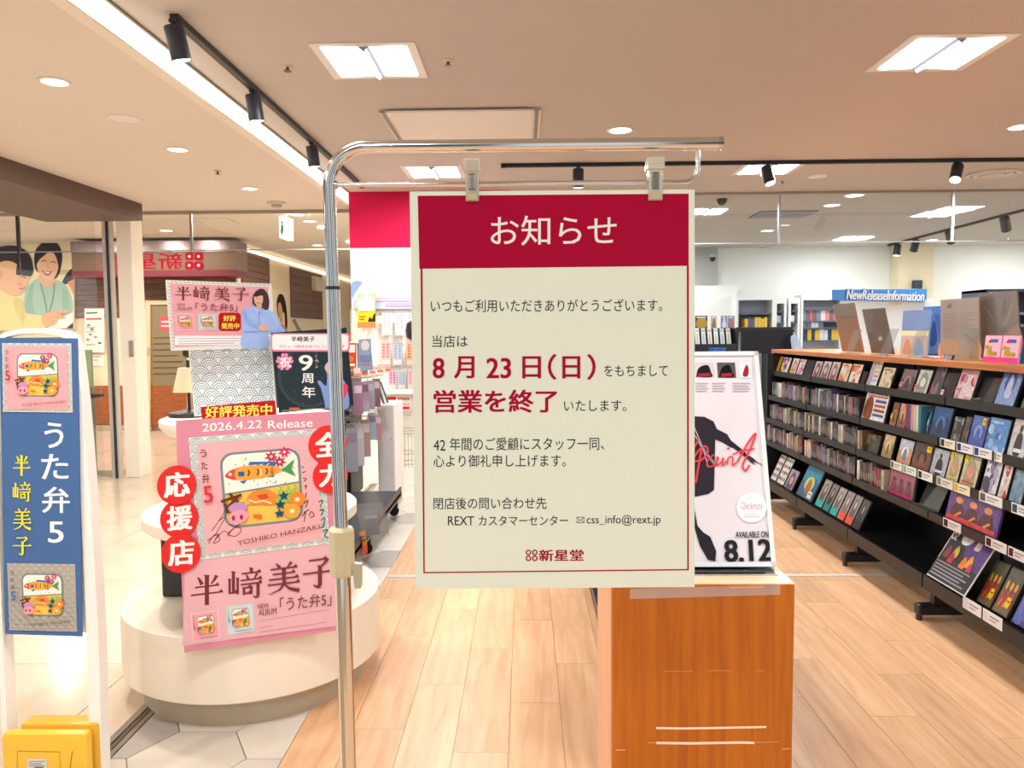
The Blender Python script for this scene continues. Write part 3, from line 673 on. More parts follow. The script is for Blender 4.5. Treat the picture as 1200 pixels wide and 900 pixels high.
p.line([(812, 498), (822, 521), (830, 548)], 1, 'cfc8d0'); p.line([(816, 512), (826, 530), (839, 546)], 3, '8c8790'); p.line([(812, 507), (824, 528)], 1, 'b9b2ba')
p.poly([(812, 588), (817, 616), (824, 624), (832, 629), (839, 646), (838, 658), (829, 656), (820, 640), (808, 600)], '2a262c')
p.build('figure_print', ps)
p = Print(fP, nP, .00012, .0032); SR = 'e0404c'
for st_, w in (([(806, 548), (817, 530), (826, 523), (829, 530), (822, 539), (812, 541)], 2.2), ([(822, 526), (818, 548), (815, 566)], 2.4), ([(806, 534), (816, 520), (818, 512)], 2),
               ([(836, 533), (829, 540), (829, 547), (837, 545), (842, 536)], 1.9), ([(840, 535), (840, 546), (848, 538)], 1.8), ([(847, 536), (846, 546), (851, 541)], 1.8), ([(852, 545), (853, 537), (858, 536), (858, 546), (864, 541)], 1.8),
               ([(864, 541), (876, 520), (885, 508), (880, 524), (870, 545), (873, 552), (878, 545)], 2.3), ([(858, 533), (868, 529), (884, 526)], 1.8)):
    p.line(st_, w, SR, True)
p.ell(853, 526, 1.5, 1.5, SR, 8)
p.build('script_lettering', ps)
p = Print(fP, nP, .00012, .0032); p.ell(880.5, 595, 17.5, 17.5, 'fdfbfc', 28)
p.text('Checkmate', 868, 588.5, 893, 597, 'c8566a', .0); p.rect(874, 584, 887, 585, 'd9cfd2'); p.rect(873, 602, 888, 603, 'cdbfc6'); p.rect(871, 604.5, 891, 606.5, 'd8ccd2'); p.build('round_sticker', ps)
p = Print(fP, nP, .00012, .0032); p.text('AVAILABLE ON', 861.5, 623, 900, 630.5, '2c2a30', .015, -.6); p.text('8.12', 847.5, 633, 903, 659, '26242a', .045, -1.5, 1.5); p.build('lettering', ps)

# ================================================================== SECURITY GATE WITH ITS BANNER
YT = 2.40
gt = thing('security_gate', 'white plastic anti theft gate with rounded top beside the mall walk', 'gate', at_Y(55, 880, YT) * Vector((1, 1, 0)) if False else (at_Y(55, 880, YT).x, YT, 0))
outer = [(8, 960), (3, 870), (-3, 740), (-8, 600), (-12, 470), (-12, 415), (-7, 398), (5, 389), (25, 385), (50, 384.5), (72, 387), (83, 394), (88, 405), (96, 470), (107, 600), (115, 740), (119, 870), (122, 960)]
inner = [(13, 960), (9, 870), (3, 740), (-2, 600), (-6, 470), (-6, 420), (-2, 404), (7, 395), (25, 391), (50, 390.5), (68, 393), (77, 398), (82, 408), (87, 470), (95, 600), (101, 740), (105, 870), (107, 960)]
O = [at_Y(a, b, YT) for a, b in outer]; I = [at_Y(a, b, YT) for a, b in inner]
for L in (O, I):
    for k in (0, -1): L[k].z = 0
n = len(O); dv = Vector((0, .05, 0)); vs = O + I + [v + dv for v in O] + [v + dv for v in I]; fs = []
for k in range(n - 1):
    fs += [(k, k + 1, n + k + 1, n + k), (2 * n + k, 3 * n + k, 3 * n + k + 1, 2 * n + k + 1), (k, 2 * n + k, 2 * n + k + 1, k + 1), (n + k, n + k + 1, 3 * n + k + 1, 3 * n + k)]
fs += [(0, n, 3 * n, 2 * n), (n - 1, 3 * n - 1, 4 * n - 1, 2 * n - 1)]
G().mesh(vs, fs, 'f7f1e8').build('frame', PLAST, gt)
pts = [at_Y(a, b, YT + .02) for a, b in [(-6, 620), (-6, 420), (5, 396), (72, 395), (84, 412), (90, 470), (98, 620), (102, 741), (3, 741)]]
G().prism(pts, (0, .01, 0), 'f4ede2').build('panel', PLAST, gt)
a, b = at_Y(3, 905, 2.34), at_Y(101, 860, 2.34)
g = G(); g.bbox((a.x - .004, 2.34, .0), (b.x, 2.385, b.z), 'f0bb38', .018); g.build('base_cover', PLAST, gt, True)
g = G(); g.bbox((a.x + .03, 2.389, .0), (b.x + .008, 2.455, b.z + .006), 'e0a832', .008); g.build('base_lid', PLAST, gt, True)
fC, nC = plane_f(Vector((0, 2.34, 0)), Vector((1, 2.34, 0)), Vector((0, 2.34, 1)))
p = Print(fC, nC, .0004, .0006); p.line([(20, 905), (20.5, 880), (70, 881), (71, 905)], .8, 'c08a22'); p.line([(82, 902), (85, 880)], .9, 'a8761a'); p.build('seam', gt)
p = Print(fC, nC, .0004, .0006); p.rect(32, 889, 55, 906, 'd8d2cc'); [p.rect(34, 891.5 + 2.6 * k, 53 - 4 * (k % 2), 892.6 + 2.6 * k, 'a39d98') for k in range(3)]; p.rect(41, 898.5, 51, 901, '6a6664'); p.build('label_sticker', gt)

YB = YT - .012
TLb, TRb, BRb, BLb = (at_Y(*q, YB) for q in ((-1, 396), (90.5, 396.5), (96, 746), (6, 743)))
bn = thing('gate_banner', 'blue banner with two album sleeves and big white lettering on the gate', 'banner', (BLb + BRb) / 2)
G().hexa([BLb + dv * .1, BRb + dv * .1, BRb, BLb, TLb + dv * .1, TRb + dv * .1, TRb, TLb], '4c6d9e').build('sheet', PAPER, bn)
fG, nG = plane_f(TLb, TRb, BLb)
PINK, PDEEP, WAVEB, WAVEG, MAROON = 'f2a9ae', 'e08fa0', 'ecebe0', '9fb7bb', '7c3440'
p = Print(fG, nG, .00012, .0005); bento(p, persp((2.5, 402), (83.5, 402.5), (85.5, 483.5), (4, 482.5)), PINK, 'e6e4da', 'a9b4b4', 'c23a48'); p.build('album_print', bn)
p = Print(fG, nG, .00012, .0005); bento(p, persp((8.5, 660), (88, 661), (90.5, 740), (11.5, 738)), None, 'c9c0b2', 'a39b92', '3d6ea8'); p.build('album_print', bn)
p = Print(fG, nG, .0001, .0005)
for t, q in (('う', (52, 495, 74.5, 525)), ('た', (48.5, 532, 80.5, 561.5)), ('弁', (49.5, 570.5, 82, 601)), ('5', (56.5, 611, 75, 636))): p.text(t, *q, 'eef0f2', .022)
p.build('white_lettering', bn)
p = Print(fG, nG, .0001, .0005)
for ch, q in zip(NAME4, ((14.5, 532.5, 36.5, 558), (15, 564.5, 37, 588), (15.5, 595, 38.5, 621), (16, 627, 38.5, 651))): mincho(p, ch, cell(*q), 'f6e52e')
p.build('yellow_lettering', bn)

# ================================================================== TIERED ROUND PLATFORM
PCX, PCY = at_Y(300, 700, 3.30).x, 3.30
pf = thing('display_platform', 'large cream round two tier display platform at the shop entrance', 'platform', (PCX, PCY, 0))
PR = .535
G().lathe((PCX, PCY, 0), [(PR - .075, 0), (PR - .075, .12)], 'b8aa96', 72).build('toe_kick', SATIN, pf, True)
G().lathe((PCX, PCY, 0), [(PR - .01, .115), (PR, .123), (PR, .375), (PR - .004, .38)], 'f4e8d4', 96).build('drum', SATIN, pf, True)
G().bbox((PCX - .37, PCY - .10, .38), (PCX + .30, PCY + .30, .72), '2b2d2b', .01).build('inner_stand', SATIN, pf)
r2 = (at_Y(419, 592, PCY).x - at_Y(183, 600, PCY).x) / 2; z2 = at_Y(300, 592, PCY).z
G().lathe((PCX, PCY, 0), [(r2 - .012, z2 - .055), (r2, z2 - .045), (r2, z2 - .004), (r2 - .004, z2)], 'f3ead9', 72).build('middle_disc', SATIN, pf, True)
G().lathe((PCX, PCY, 0), [(r2 - .05, .72), (r2 - .02, z2 - .055)], '3a3c36', 48).build('disc_skirt', SATIN, pf, True)
z3 = at_Y(205, 488, PCY).z; r3 = PCX - at_Y(196, 490, PCY).x
G().lathe((PCX, PCY, 0), [(r3 - .03, z3 - .06), (r3 - .002, z3 - .03), (r3, z3 - .025), (r3, z3 - .004), (r3 - .004, z3)], 'f3ead9', 64).build('top_disc', SATIN, pf, True)
G().tube([(PCX, PCY, z2), (PCX, PCY, z3 - .06)], .05, '33352f', 24).build('post', SATIN, pf, True)
fD, nD = None, None

# table lamp on the top disc, half hidden by the wave board
lp = thing('table_lamp', 'small table lamp with cream shade and black stem on the top disc', 'lamp', (at_Y(221, 480, 3.3).x, 3.3, z3))
lx_ = at_Y(222, 480, 3.3).x
G().lathe((lx_, 3.3, z3), [(.085, 0), (.085, .018), (.02, .03)], '23242a', 24).build('base', SATIN, lp, True)
G().tube([(lx_, 3.3, z3 + .02), (lx_, 3.3, at_Y(222, 422, 3.3).z)], .007, '1d1d20').build('stem', SATIN, lp, True)
za, zb = at_Y(222, 459, 3.3).z, at_Y(222, 431, 3.3).z
g = G(); g.lathe((lx_, 3.3, 0), [(.064, za), (.04, zb)], 'f3ddbb', 28); g.build('shade', PAPER, lp, True)
G().lathe((lx_, 3.3, at_Y(222, 419, 3.3).z), [(.008, 0), (.02, .01), (.02, .03), (.008, .04)], '1d1d20', 16).build('finial', SATIN, lp, True)

# ================================================================== POSTERS ON THE PLATFORM
def board(name, label, cat, tl, tr, bl, col, d=.006, group=None):
    """thin board with these corners; returns thing, and the print mapping of its face"""
    tl, tr, bl = Vector(tl), Vector(tr), Vector(bl); brr = tr + bl - tl
    f, n = plane_f(tl, tr, bl)
    t = thing(name, label, cat, (bl + brr) / 2, group)
    G().hexa([bl - n * d, brr - n * d, brr, bl, tl - n * d, tr - n * d, tr, tl], col).build('board', PAPER, t)
    return t, f, n
YL, YRR = 2.685, 2.86
bl, tl, tr = at_Y(216, 765, YL), at_Y(206, 493, YL), at_Y(388, 482, YRR)
po, f, n = board('album_poster', 'large signed pink album release poster leaning on the round platform', 'poster', tl, tr, bl, 'd98ea0')
p = Print(f, n, .0001, .0004)
p.poly([(217, 655), (394, 630), (396, 733), (214, 757)], 'e7b4bb')
p.build('lower_panel', po)
p = Print(f, n, .00012, .0006); bento(p, persp((221, 513), (379, 502), (386, 637), (234, 656)), 'f4b0b4', WAVEB, WAVEG, 'cf3d4c'); p.build('album_print', po)
p = Print(f, n, .0001, .0006); p.text('2026.4.22', 237, 496.5, 307, 506, 'fbf4f2', .015, -4.5); p.build('date_lettering', po); p = Print(f, n, .0001, .0006); p.text('Release', 314, 493, 366.5, 502.5, 'fbf4f2', .015, -2.5); p.build('date_lettering', po)
p = Print(f, n, .0001, .0008)
for ch, (a, b, c, d) in zip(NAME4, ((222, 675, 263, 712), (267, 668, 308, 705), (312, 661, 353, 698), (354, 653, 394, 692))): mincho(p, ch, cell(a, b, c, d, -5), MAROON)
p.text('NEW', 302, 707.5, 315, 713, MAROON, 0, -1.5); p.text('ALBUM', 303, 714, 324, 721, MAROON, 0, -2.5)
p.text('「うた弁5」', 328, 700, 388, 716, MAROON, 0, -7); p.build('name_lettering', po)
p = Print(f, n, .0001, .0008); bento(p, persp((223, 719), (256, 714), (258, 748), (226, 753)), PINK, 'f0c4c8', WAVEG, 'c23a48', True); p.build('small_album_print', po)
p = Print(f, n, .0001, .0008); bento(p, persp((264, 710), (297, 706), (299, 740), (266, 745)), 'd3dcdc', 'c4d2d4', WAVEG, '3d6ea8', True); p.build('small_album_print', po)
p = Print(f, n, .0001, .0008)
for k, (a, b, y, e) in enumerate(((303, 386, 728, 714), (303, 320, 736, 733), (303, 383, 741, 729), (272, 390, 750, 735), (228, 250, 756, 753))): p.line([(a, y), (b, e)], .7, 'c08c98')
p.build('fine_print', po)
p = Print(f, n, .0001, .0045)
for l in ([(248, 622), (258, 608), (265, 596)], [(252, 627), (264, 606)], [(256, 610), (263, 605), (266, 598)], [(244, 637), (252, 626), (258, 632), (250, 636), (262, 622), (270, 628)], [(266, 628), (275, 618), (283, 620), (276, 628), (268, 624), (284, 612)], [(243, 633), (256, 625), (252, 632)]): p.line(l, .7, '4c3e48', True)
p.build('signature', po)
p = Print(f, n, .0001, .0045)
for l in ([(353, 546), (356, 548)], [(354, 554), (358, 552)], [(355, 560), (359, 561), (356, 564)], [(357, 570), (359, 568), (358, 573)], [(359, 577), (358, 582)], [(356, 590), (361, 586), (358, 595)], [(354, 605), (358, 600), (356, 611)], [(356, 600), (362, 597)], [(362, 604), (365, 599), (368, 604), (363, 606)], [(373, 588), (378, 586), (375, 594)], [(374, 598), (379, 597), (376, 604)], [(376, 610), (380, 606), (379, 616), (375, 618)], [(378, 622), (384, 620), (380, 627), (385, 630)]): p.line(l, .9, '3a343a', True)
p.build('handwritten_message', po)
BO = [0]
def badge(ch, cx, cy, r, what):
    BO[0] += 1; lift = .004 + .004 * (BO[0] % 2); c = f(cx, cy) + n * lift; u = (f(cx + r, cy - r * .06) - f(cx, cy)); v = (f(cx, cy) - f(cx, cy + r))
    t = thing('round_badge', f'round red badge, {what}', 'badge', c, 'red badges on the pink poster')
    G().prism([c + u * math.cos(a) + v * math.sin(a) for a in (2 * math.pi * k / 32 for k in range(32))], n * .002, 'e23432').build('disc', PAPER, t)
    q = Print(f, n, .0001, lift + .0028); q.text(ch, cx - r * .66, cy - r * .62, cx + r * .68, cy + r * .66, 'fdf6f2', .045, -r * .1); q.build('lettering', t)
badge('応', 207.5, 568, 23, 'top of three on the left edge of the pink poster'); badge('援', 210.5, 607, 22.5, 'middle of three on the left edge of the pink poster'); badge('店', 212.5, 647.5, 23, 'bottom of three on the left edge of the pink poster')
badge('全', 384, 521, 22.5, 'half hidden behind the chrome pole, upper of two'); badge('力', 387, 557, 20.5, 'half hidden behind the chrome pole, lower of two')
# red strip tucked behind the pink poster
bl, tl, tr = at_Y(238, 500, 2.96), at_Y(235, 477, 2.96), at_Y(322, 469, 3.02)
rs, f2, n2 = board('red_label', 'red label strip with yellow lettering just above the pink poster', 'label', tl, tr, bl, 'b32228', .003)
p = Print(f2, n2, .0002, .0006); p.text('好評発売中', 240.5, 476.5, 319, 490, 'f8ec62', .035, -3.5); p.build('lettering', rs)
# wave pattern board
bl, tl, tr = at_Y(228, 488, 3.20), at_Y(221, 409, 3.20), at_Y(318.5, 406.5, 3.40)
wb, f3, n3 = board('pattern_board', 'pale board of grey blue wave pattern standing on the top disc', 'board', tl, tr, bl, 'e6e6e0')
p = Print(f3, n3, .00015, .0006)
p.push(persp((221.5, 410), (318, 407.5), (324, 486), (228, 488)))
for j in range(12):
    for i in range(7): seig(p, (i + .5 * (j % 2)) / 4.4, .03 + j * .115, .1136, (.005, .005, .995, .995), '7f9ab0', 'eaeae4', .0125, 1.21)
    p.k += 1.3
p.pop()
p.k += 1; p.build('wave_print', wb)
# header board with the cut-out singer
bl, tl, tr = at_Y(201, 411, 2.98), at_Y(194.5, 328, 2.98), at_Y(318, 332.5, 3.32)
hb, f4, n4 = board('header_board', 'pink header board with woman in blue shirt above the wave pattern board', 'board', tl, tr, bl, 'e9e6df')
p = Print(f4, n4, .00015, .0006)
p.poly([(199, 332), (314.5, 336.5), (313, 402), (204.5, 407)], 'eaa9ae')
for k in range(20): p.line([(195.5 + k * .34, 331 + 4 * k), (198.5 + k * .3, 332.5 + 4 * k)], .8, '93a9ba'); p.k -= 1
for k in range(24): p.line([(200 + 4.9 * k, 329.6 + .17 * k), (203 + 4.9 * k, 331 + .17 * k)], .8, '93a9ba'); p.k -= 1
p.k += 1; p.build('print', hb)
p = Print(f4, n4, .00015, .0016)
for ch, (a, b, c, d) in zip(NAME4, ((204, 335, 224.5, 352), (226, 335, 245.5, 352), (249, 336, 269, 352.5), (271, 336, 291, 353))): mincho(p, ch, cell(a, b, c, d, .5), MAROON)
p.text('NEW', 206.5, 355.5, 216, 358.5, MAROON); p.text('ALBUM', 206.5, 360, 223.5, 363.5, MAROON); p.text('「うた弁5」', 228, 355, 277, 364.5, MAROON, .008, .6); p.build('lettering', hb)
p = Print(f4, n4, .00015, .0016); bento(p, persp((204.5, 367.5), (227, 367.5), (228, 387), (206, 388)), PINK, 'f0c4c8', WAVEG, 'c23a48', True); p.build('small_album_print', hb)
p = Print(f4, n4, .00015, .0016); bento(p, persp((231, 367.5), (253, 367.5), (254, 386.5), (232, 387.5)), 'cfdadb', 'c0cdd0', WAVEG, '3d6ea8', True); p.build('small_album_print', hb)
p = Print(f4, n4, .00015, .0016); p.rrect(256, 366.5, 282, 388, 4, 'b3201f'); p.text('好評', 261.5, 369.5, 276, 376.5, 'f8ec62', .03); p.text('発売中', 259, 378.5, 280, 385.5, 'f8ec62', .03); p.build('red_tag_print', hb)
p = Print(f4, n4, .00015, .0016); p.rrect(204.5, 393.5, 290, 404.5, 2, 'f6f2f0'); [p.line([(208, 397 + 3 * k), (286 - 6 * k, 396.4 + 2.8 * k)], .7, 'a9a4b4') for k in range(3)]; p.build('text_box_print', hb)
# singer: a die-cut sheet a little wider than the board
sil = [(283, 407), (284, 388), (283, 371), (286, 362), (296, 358.5), (295.5, 347), (299, 341), (305, 338.8), (311, 342), (314.5, 351), (314, 362), (320, 366), (325, 374), (329, 382), (333.5, 387), (331, 390), (320, 390), (313, 392), (314, 407)]
pts = spline(sil, 3)
G().prism([f4(a, b) + n4 * .0025 for a, b in pts], n4 * .002, 'a6c2f6').build('figure_cutout', PAPER, hb)
p = Print(f4, n4, .00015, .005)
p.spl([(295, 352), (297, 344), (303, 338.8), (309, 339.5), (313.5, 346), (314.8, 355), (313, 363), (306, 362), (297, 358)], '4b3a40')
p.spl([(297, 351), (298, 345), (303, 343.5), (307, 347), (307, 354), (303, 359), (299, 357)], 'e6b99e'); p.rect(300, 357, 306, 362, 'dcae92')
p.ell(300, 349.5, .8, .5, '3a2c2c', 8); p.ell(304.3, 349.7, .8, .5, '3a2c2c', 8); p.line([(299.5, 354.5), (302, 355.6), (304.5, 354.4)], .8, 'b8443f', True); p.line([(302, 350), (301.6, 352.3), (302.6, 352.5)], .4, 'b98668')
p.spl([(297, 346), (302, 342), (308, 346), (304, 346.5), (299, 348)], '43333a')
p.poly([(296, 361), (302, 364), (301, 369)], 'bcd2fa'); p.poly([(309, 361), (302, 364), (304, 369)], '9ab6ea'); p.line([(302.5, 365), (303, 384)], .6, '6684c2')
p.line([(285, 365), (291, 378), (303, 384)], 4.5, '94b2ec', True); p.line([(318, 368), (324, 381), (315, 385)], 4.5, 'b0cbfa', True); p.line([(285, 389), (312, 388)], 1, '7f9fd8')
p.spl([(302, 382), (307, 380), (313, 382), (314, 386), (308, 388), (303, 386)], 'e6b99e'); p.line([(306, 382), (311, 385)], .5, 'c08c70')
p.build('figure_print', hb)
# black anniversary poster behind the pole
bl, tl, tr = at_Y(327, 484, 3.24), at_Y(317.5, 390, 3.24), at_Y(406, 384, 3.36)
bp_, f5, n5 = board('anniversary_poster', 'black ninth anniversary poster with pink blossom beside the chrome pole', 'poster', tl, tr, bl, '26333a')
p = Print(f5, n5, .00015, .0006)
p.ell(363, 440, 38, 38, '39474d', 36); p.ell(363, 441, 34, 34, '2d3a40', 36)
rr = random.Random(5)
for k in range(26):
    a, r = rr.random() * 6.28, 33 * math.sqrt(rr.random()); x, y = 362 + r * math.cos(a), 441 + r * math.sin(a); p.line([(x, y), (x + 3 * rr.random(), y + 6 * rr.random() - 3)], .8, '4a5a61'); p.k -= 1
p.k += 1; p.build('moon_print', bp_)
p = Print(f5, n5, .00015, .0016); p.rrect(317.5, 390.5, 410, 412, 4, 'f07fa4'); p.rrect(319, 392, 408, 410, 3, 'fbf6f4'); p.text('半﨑美子', 341, 394, 369, 400.5, '2a2a2c', .03); p.text('デビュー9周年おめでとうございます', 327, 404, 404, 408, 'e0588c', .01); p.build('top_band_print', bp_)
p = Print(f5, n5, .00015, .0016)
for k in range(5):
    a = -1.57 + k * 1.2566; p.spl([(333.5 + 3 * math.cos(a), 424 + 3 * math.sin(a)), (333.5 + 9 * math.cos(a - .5), 424 + 9 * math.sin(a - .5)), (333.5 + 10.5 * math.cos(a - .15), 424 + 10.5 * math.sin(a - .15)), (333.5 + 9 * math.cos(a), 424 + 9 * math.sin(a)), (333.5 + 10.5 * math.cos(a + .15), 424 + 10.5 * math.sin(a + .15)), (333.5 + 9 * math.cos(a + .5), 424 + 9 * math.sin(a + .5))], 'f08cae'); p.k -= 1
p.k += 1; p.ell(333.5, 424, 6.5, 6.5, 'f08cae'); p.text('祝', 327.5, 418.5, 341, 430.5, 'fbf6f4', .02); p.build('blossom_print', bp_)
p = Print(f5, n5, .00015, .0016); p.text('9', 350, 416, 366.5, 434.5, 'fbf8f4', .03); p.text('周', 353.5, 437.5, 367, 449, 'fbf8f4', .02); p.text('年', 354, 453, 369.5, 466, 'fbf8f4', .02); p.text('デビュー', 369.5, 414.5, 373, 432, 'e9e4e0'); p.build('lettering', bp_)
p = Print(f5, n5, .00015, .0016); p.spl([(380, 470), (376, 455), (372, 448), (375, 446), (382, 452), (383, 438), (380, 431), (383, 425), (390, 422), (398, 428), (399, 440), (406, 452), (408, 478), (384, 479)], '7f9fd8'); p.spl([(381, 432), (383, 426), (388, 425), (390, 432), (386, 438)], 'e6b99e'); p.spl([(392, 462), (389, 452), (394, 449), (399, 454), (404, 449), (408, 454), (405, 464), (398, 472)], 'e8436f'); p.build('figure_print', bp_)
p = Print(f5, n5, .00015, .0016); p.rect(339, 477.5, 351, 480, 'd9612e'); p.line([(330, 481.5), (386, 478)], 1.2, '8a8a84'); p.build('chalk_print', bp_)

# ================================================================== RECORD SHELF ALONG THE AISLE
ROW = {1: (2.14, 1.147), 2: (2.11, .937), 3: (2.09, .743), 4: (2.07, .558), 5: (2.05, .229)}
BAY = [2.09, 3.01, 3.93, 4.85, 5.77, 6.69]; XBK = 2.44; ZT = 1.34
sh = thing('record_shelf', 'long black slanted record shelf unit with wooden top along the aisle', 'shelf', (2.4, 4.5, 0))
G().bbox((2.15, BAY[0] - .05, ZT - .032), (2.78, BAY[-1] + .05, ZT), 'bb6f31', .003).build('wooden_top', SHELFWOOD, sh)
for a, b in zip(BAY, BAY[1:]):
    G().box((XBK, a + .02, .12), (XBK + .03, b - .02, ZT - .033), '0c0d10').build('back_panel', BLACK, sh)
    for r, (X, Z) in ROW.items():
        G().box((X + .006, a + .006, Z - .016), (XBK, b - .006, Z), '0c0d0f').build('shelf_board', BLACK, sh)
        G().box((X - .004, a + .006, Z - .030 - .03 * (r == 5)), (X + .006, b - .006, Z + .012), '0d0e10').build('shelf_lip', BLACK, sh)
    G().box((2.28, a + .02, .10), (XBK, b - .02, .14), '101114').build('plinth', BLACK, sh)
for y in BAY:
    G().box((XBK - .012, y - .018, 0), (XBK + .05, y + .018, ZT - .032), '101115').build('upright', BLACK, sh)
    for r in (1, 2, 3, 4):
        X, Z = ROW[r]
        G().prism([(XBK - .01, y - .004, Z + .01), (XBK - .01, y - .004, Z - .08), (X + .05, y - .004, Z - .03), (X + .05, y - .004, Z + .0)], (0, .008, 0), '17181c').build('bracket', BLACK, sh)
    g = G(); g.bbox((2.02, y - .028, .03), (2.8, y + .028, .085), '121316', .008); g.build('foot', BLACK, sh)
    G().box((2.10, y - .02, .085), (XBK, y + .02, .20), '0e0f12').build('foot_post', BLACK, sh)
    for x in (2.035, 2.76): G().tube([(x, y, 0), (x, y, .03)], .015, '2a2b2e').build('glide', PLAST, sh, True)
G().box((2.10, BAY[-1] - .005, .2), (2.6, BAY[-1] + .015, ZT - .033), '17181c').build('end_panel', BLACK, sh)

def shelf_y(px, X): return F * X / (px - 615.0)
RNG = random.Random(11)
def art(p, style, c, rg):
    """sleeve print in the unit square (y down); c = list of colours"""
    p.rect(0, 0, 1, 1, c[0])
    if style == 'face':
        p.spl([(.2, 1), (.22, .35), (.5, .1), (.8, .35), (.82, 1)], c[1]); p.ell(.5, .5, .2, .27, c[2], 14); p.spl([(.28, .5), (.35, .22), (.65, .22), (.72, .5), (.6, .36), (.4, .36)], c[1]); p.rect(.1, .86, .9, .93, c[3 % len(c)])
    elif style == 'figure':
        p.ell(.5, .25, .09, .11, c[1], 12); p.spl([(.3, .95), (.32, .5), (.45, .36), (.56, .36), (.7, .5), (.72, .95)], c[1]); p.rect(.3, .8, .75, .9, c[2])
    elif style == 'group':
        for k in range(3): x = .2 + .3 * k; p.ell(x, .38, .08, .1, c[1], 10); p.spl([(x - .13, .95), (x - .1, .55), (x, .48), (x + .1, .55), (x + .13, .95)], c[2]); p.line([(x - .05, .9), (x + .08, .7)], .05, c[1])
        p.rect(0, .86, 1, 1, c[3 % len(c)])
    elif style == 'grid':
        for i in range(3):
            for j in range(4): p.rect(.06 + .31 * i, .04 + .24 * j, .30 + .31 * i, .15 + .24 * j, c[1 + (i + j) % (len(c) - 1)]); p.k -= 1
        p.k += 1
    elif style == 'text':
        p.rect(.06, .05, .94, .22, c[1]); p.rect(.06, .27, .94, .31, c[2])
        p.spl([(.05, .95), (.08, .4), (.35, .36), (.4, .95)], c[3 % len(c)])
        for k in range(4): p.rect(.46, .38 + .14 * k, .94, .46 + .14 * k, c[1 + k % 3]); p.k -= 1
        p.k += 1
    elif style == 'scene':
        p.poly([(0, .55), (.3, .35), (.55, .5), (.8, .3), (1, .45), (1, 1), (0, 1)], c[1]); p.ell(.5, .55, .28, .26, c[2], 16); p.spl([(.35, .8), (.45, .4), (.62, .5), (.66, .85)], c[3 % len(c)])
    elif style == 'band':
        p.rect(0, .72, 1, 1, c[1]); p.spl([(.2, .72), (.25, .3), (.5, .12), (.72, .3), (.78, .72)], c[2]); p.ell(.5, .34, .12, .15, c[3 % len(c)], 12)
    else:
        for k in range(9):
            x, y, r = rg.random(), rg.random(), .08 + .16 * rg.random()
            p.spl([(min(max(x + r * math.cos(t) * (.6 + .6 * rg.random()), 0), 1), min(max(y + r * math.sin(t) * (.6 + .6 * rg.random()), 0), 1)) for t in (1.0472 * q for q in range(6))], c[1 + k % (len(c) - 1)], 3)
        p.rect(.12, .08, .7, .16, c[-1])
def faceout(row, xa, xb, h, what, style, cols, tag_=None, lean=.30, back=.035, th=.011, kind='cd_case', cat='CD', foot=0.0, group=None):
    X, Z = ROW[row]; X0 = X + back; ya, yb = shelf_y(xa, X0), shelf_y(xb, X0); Z += .0015 + foot + th * math.sin(lean)
    dx, dz = h * math.sin(lean), h * math.cos(lean)
    bl, tl, tr = Vector((X0, ya, Z)), Vector((X0 + dx, ya, Z + dz)), Vector((X0 + dx, yb, Z + dz))
    f, n = quad_f(tl, tr, bl); n = -n if n.x > 0 else n; brr = bl + tr - tl
    t = thing(kind, what, cat, (bl + brr) / 2, group)
    G().hexa([bl, brr, brr - n * th, bl - n * th, tl, tr, tr - n * th, tl - n * th], '3a3b40' if kind == 'cd_case' else cols[0]).build('case', GLOSS, t)
    p = Print(f, n, .0002, .0004); p.push(lambda a, b: (.03 + .94 * a, .02 + .96 * b)); art(p, style, cols, RNG); p.pop(); p.build('sleeve', t, SLEEVE)
    if tag_:
        p = Print(f, n, .0003, .004); a, b, c_ = tag_; p.rect(a, b, a + .24, b + .22, c_); p.rect(a + .04, b + .07, a + .2, b + .1, 'b8302c'); p.build('price_sticker', t)
    return t
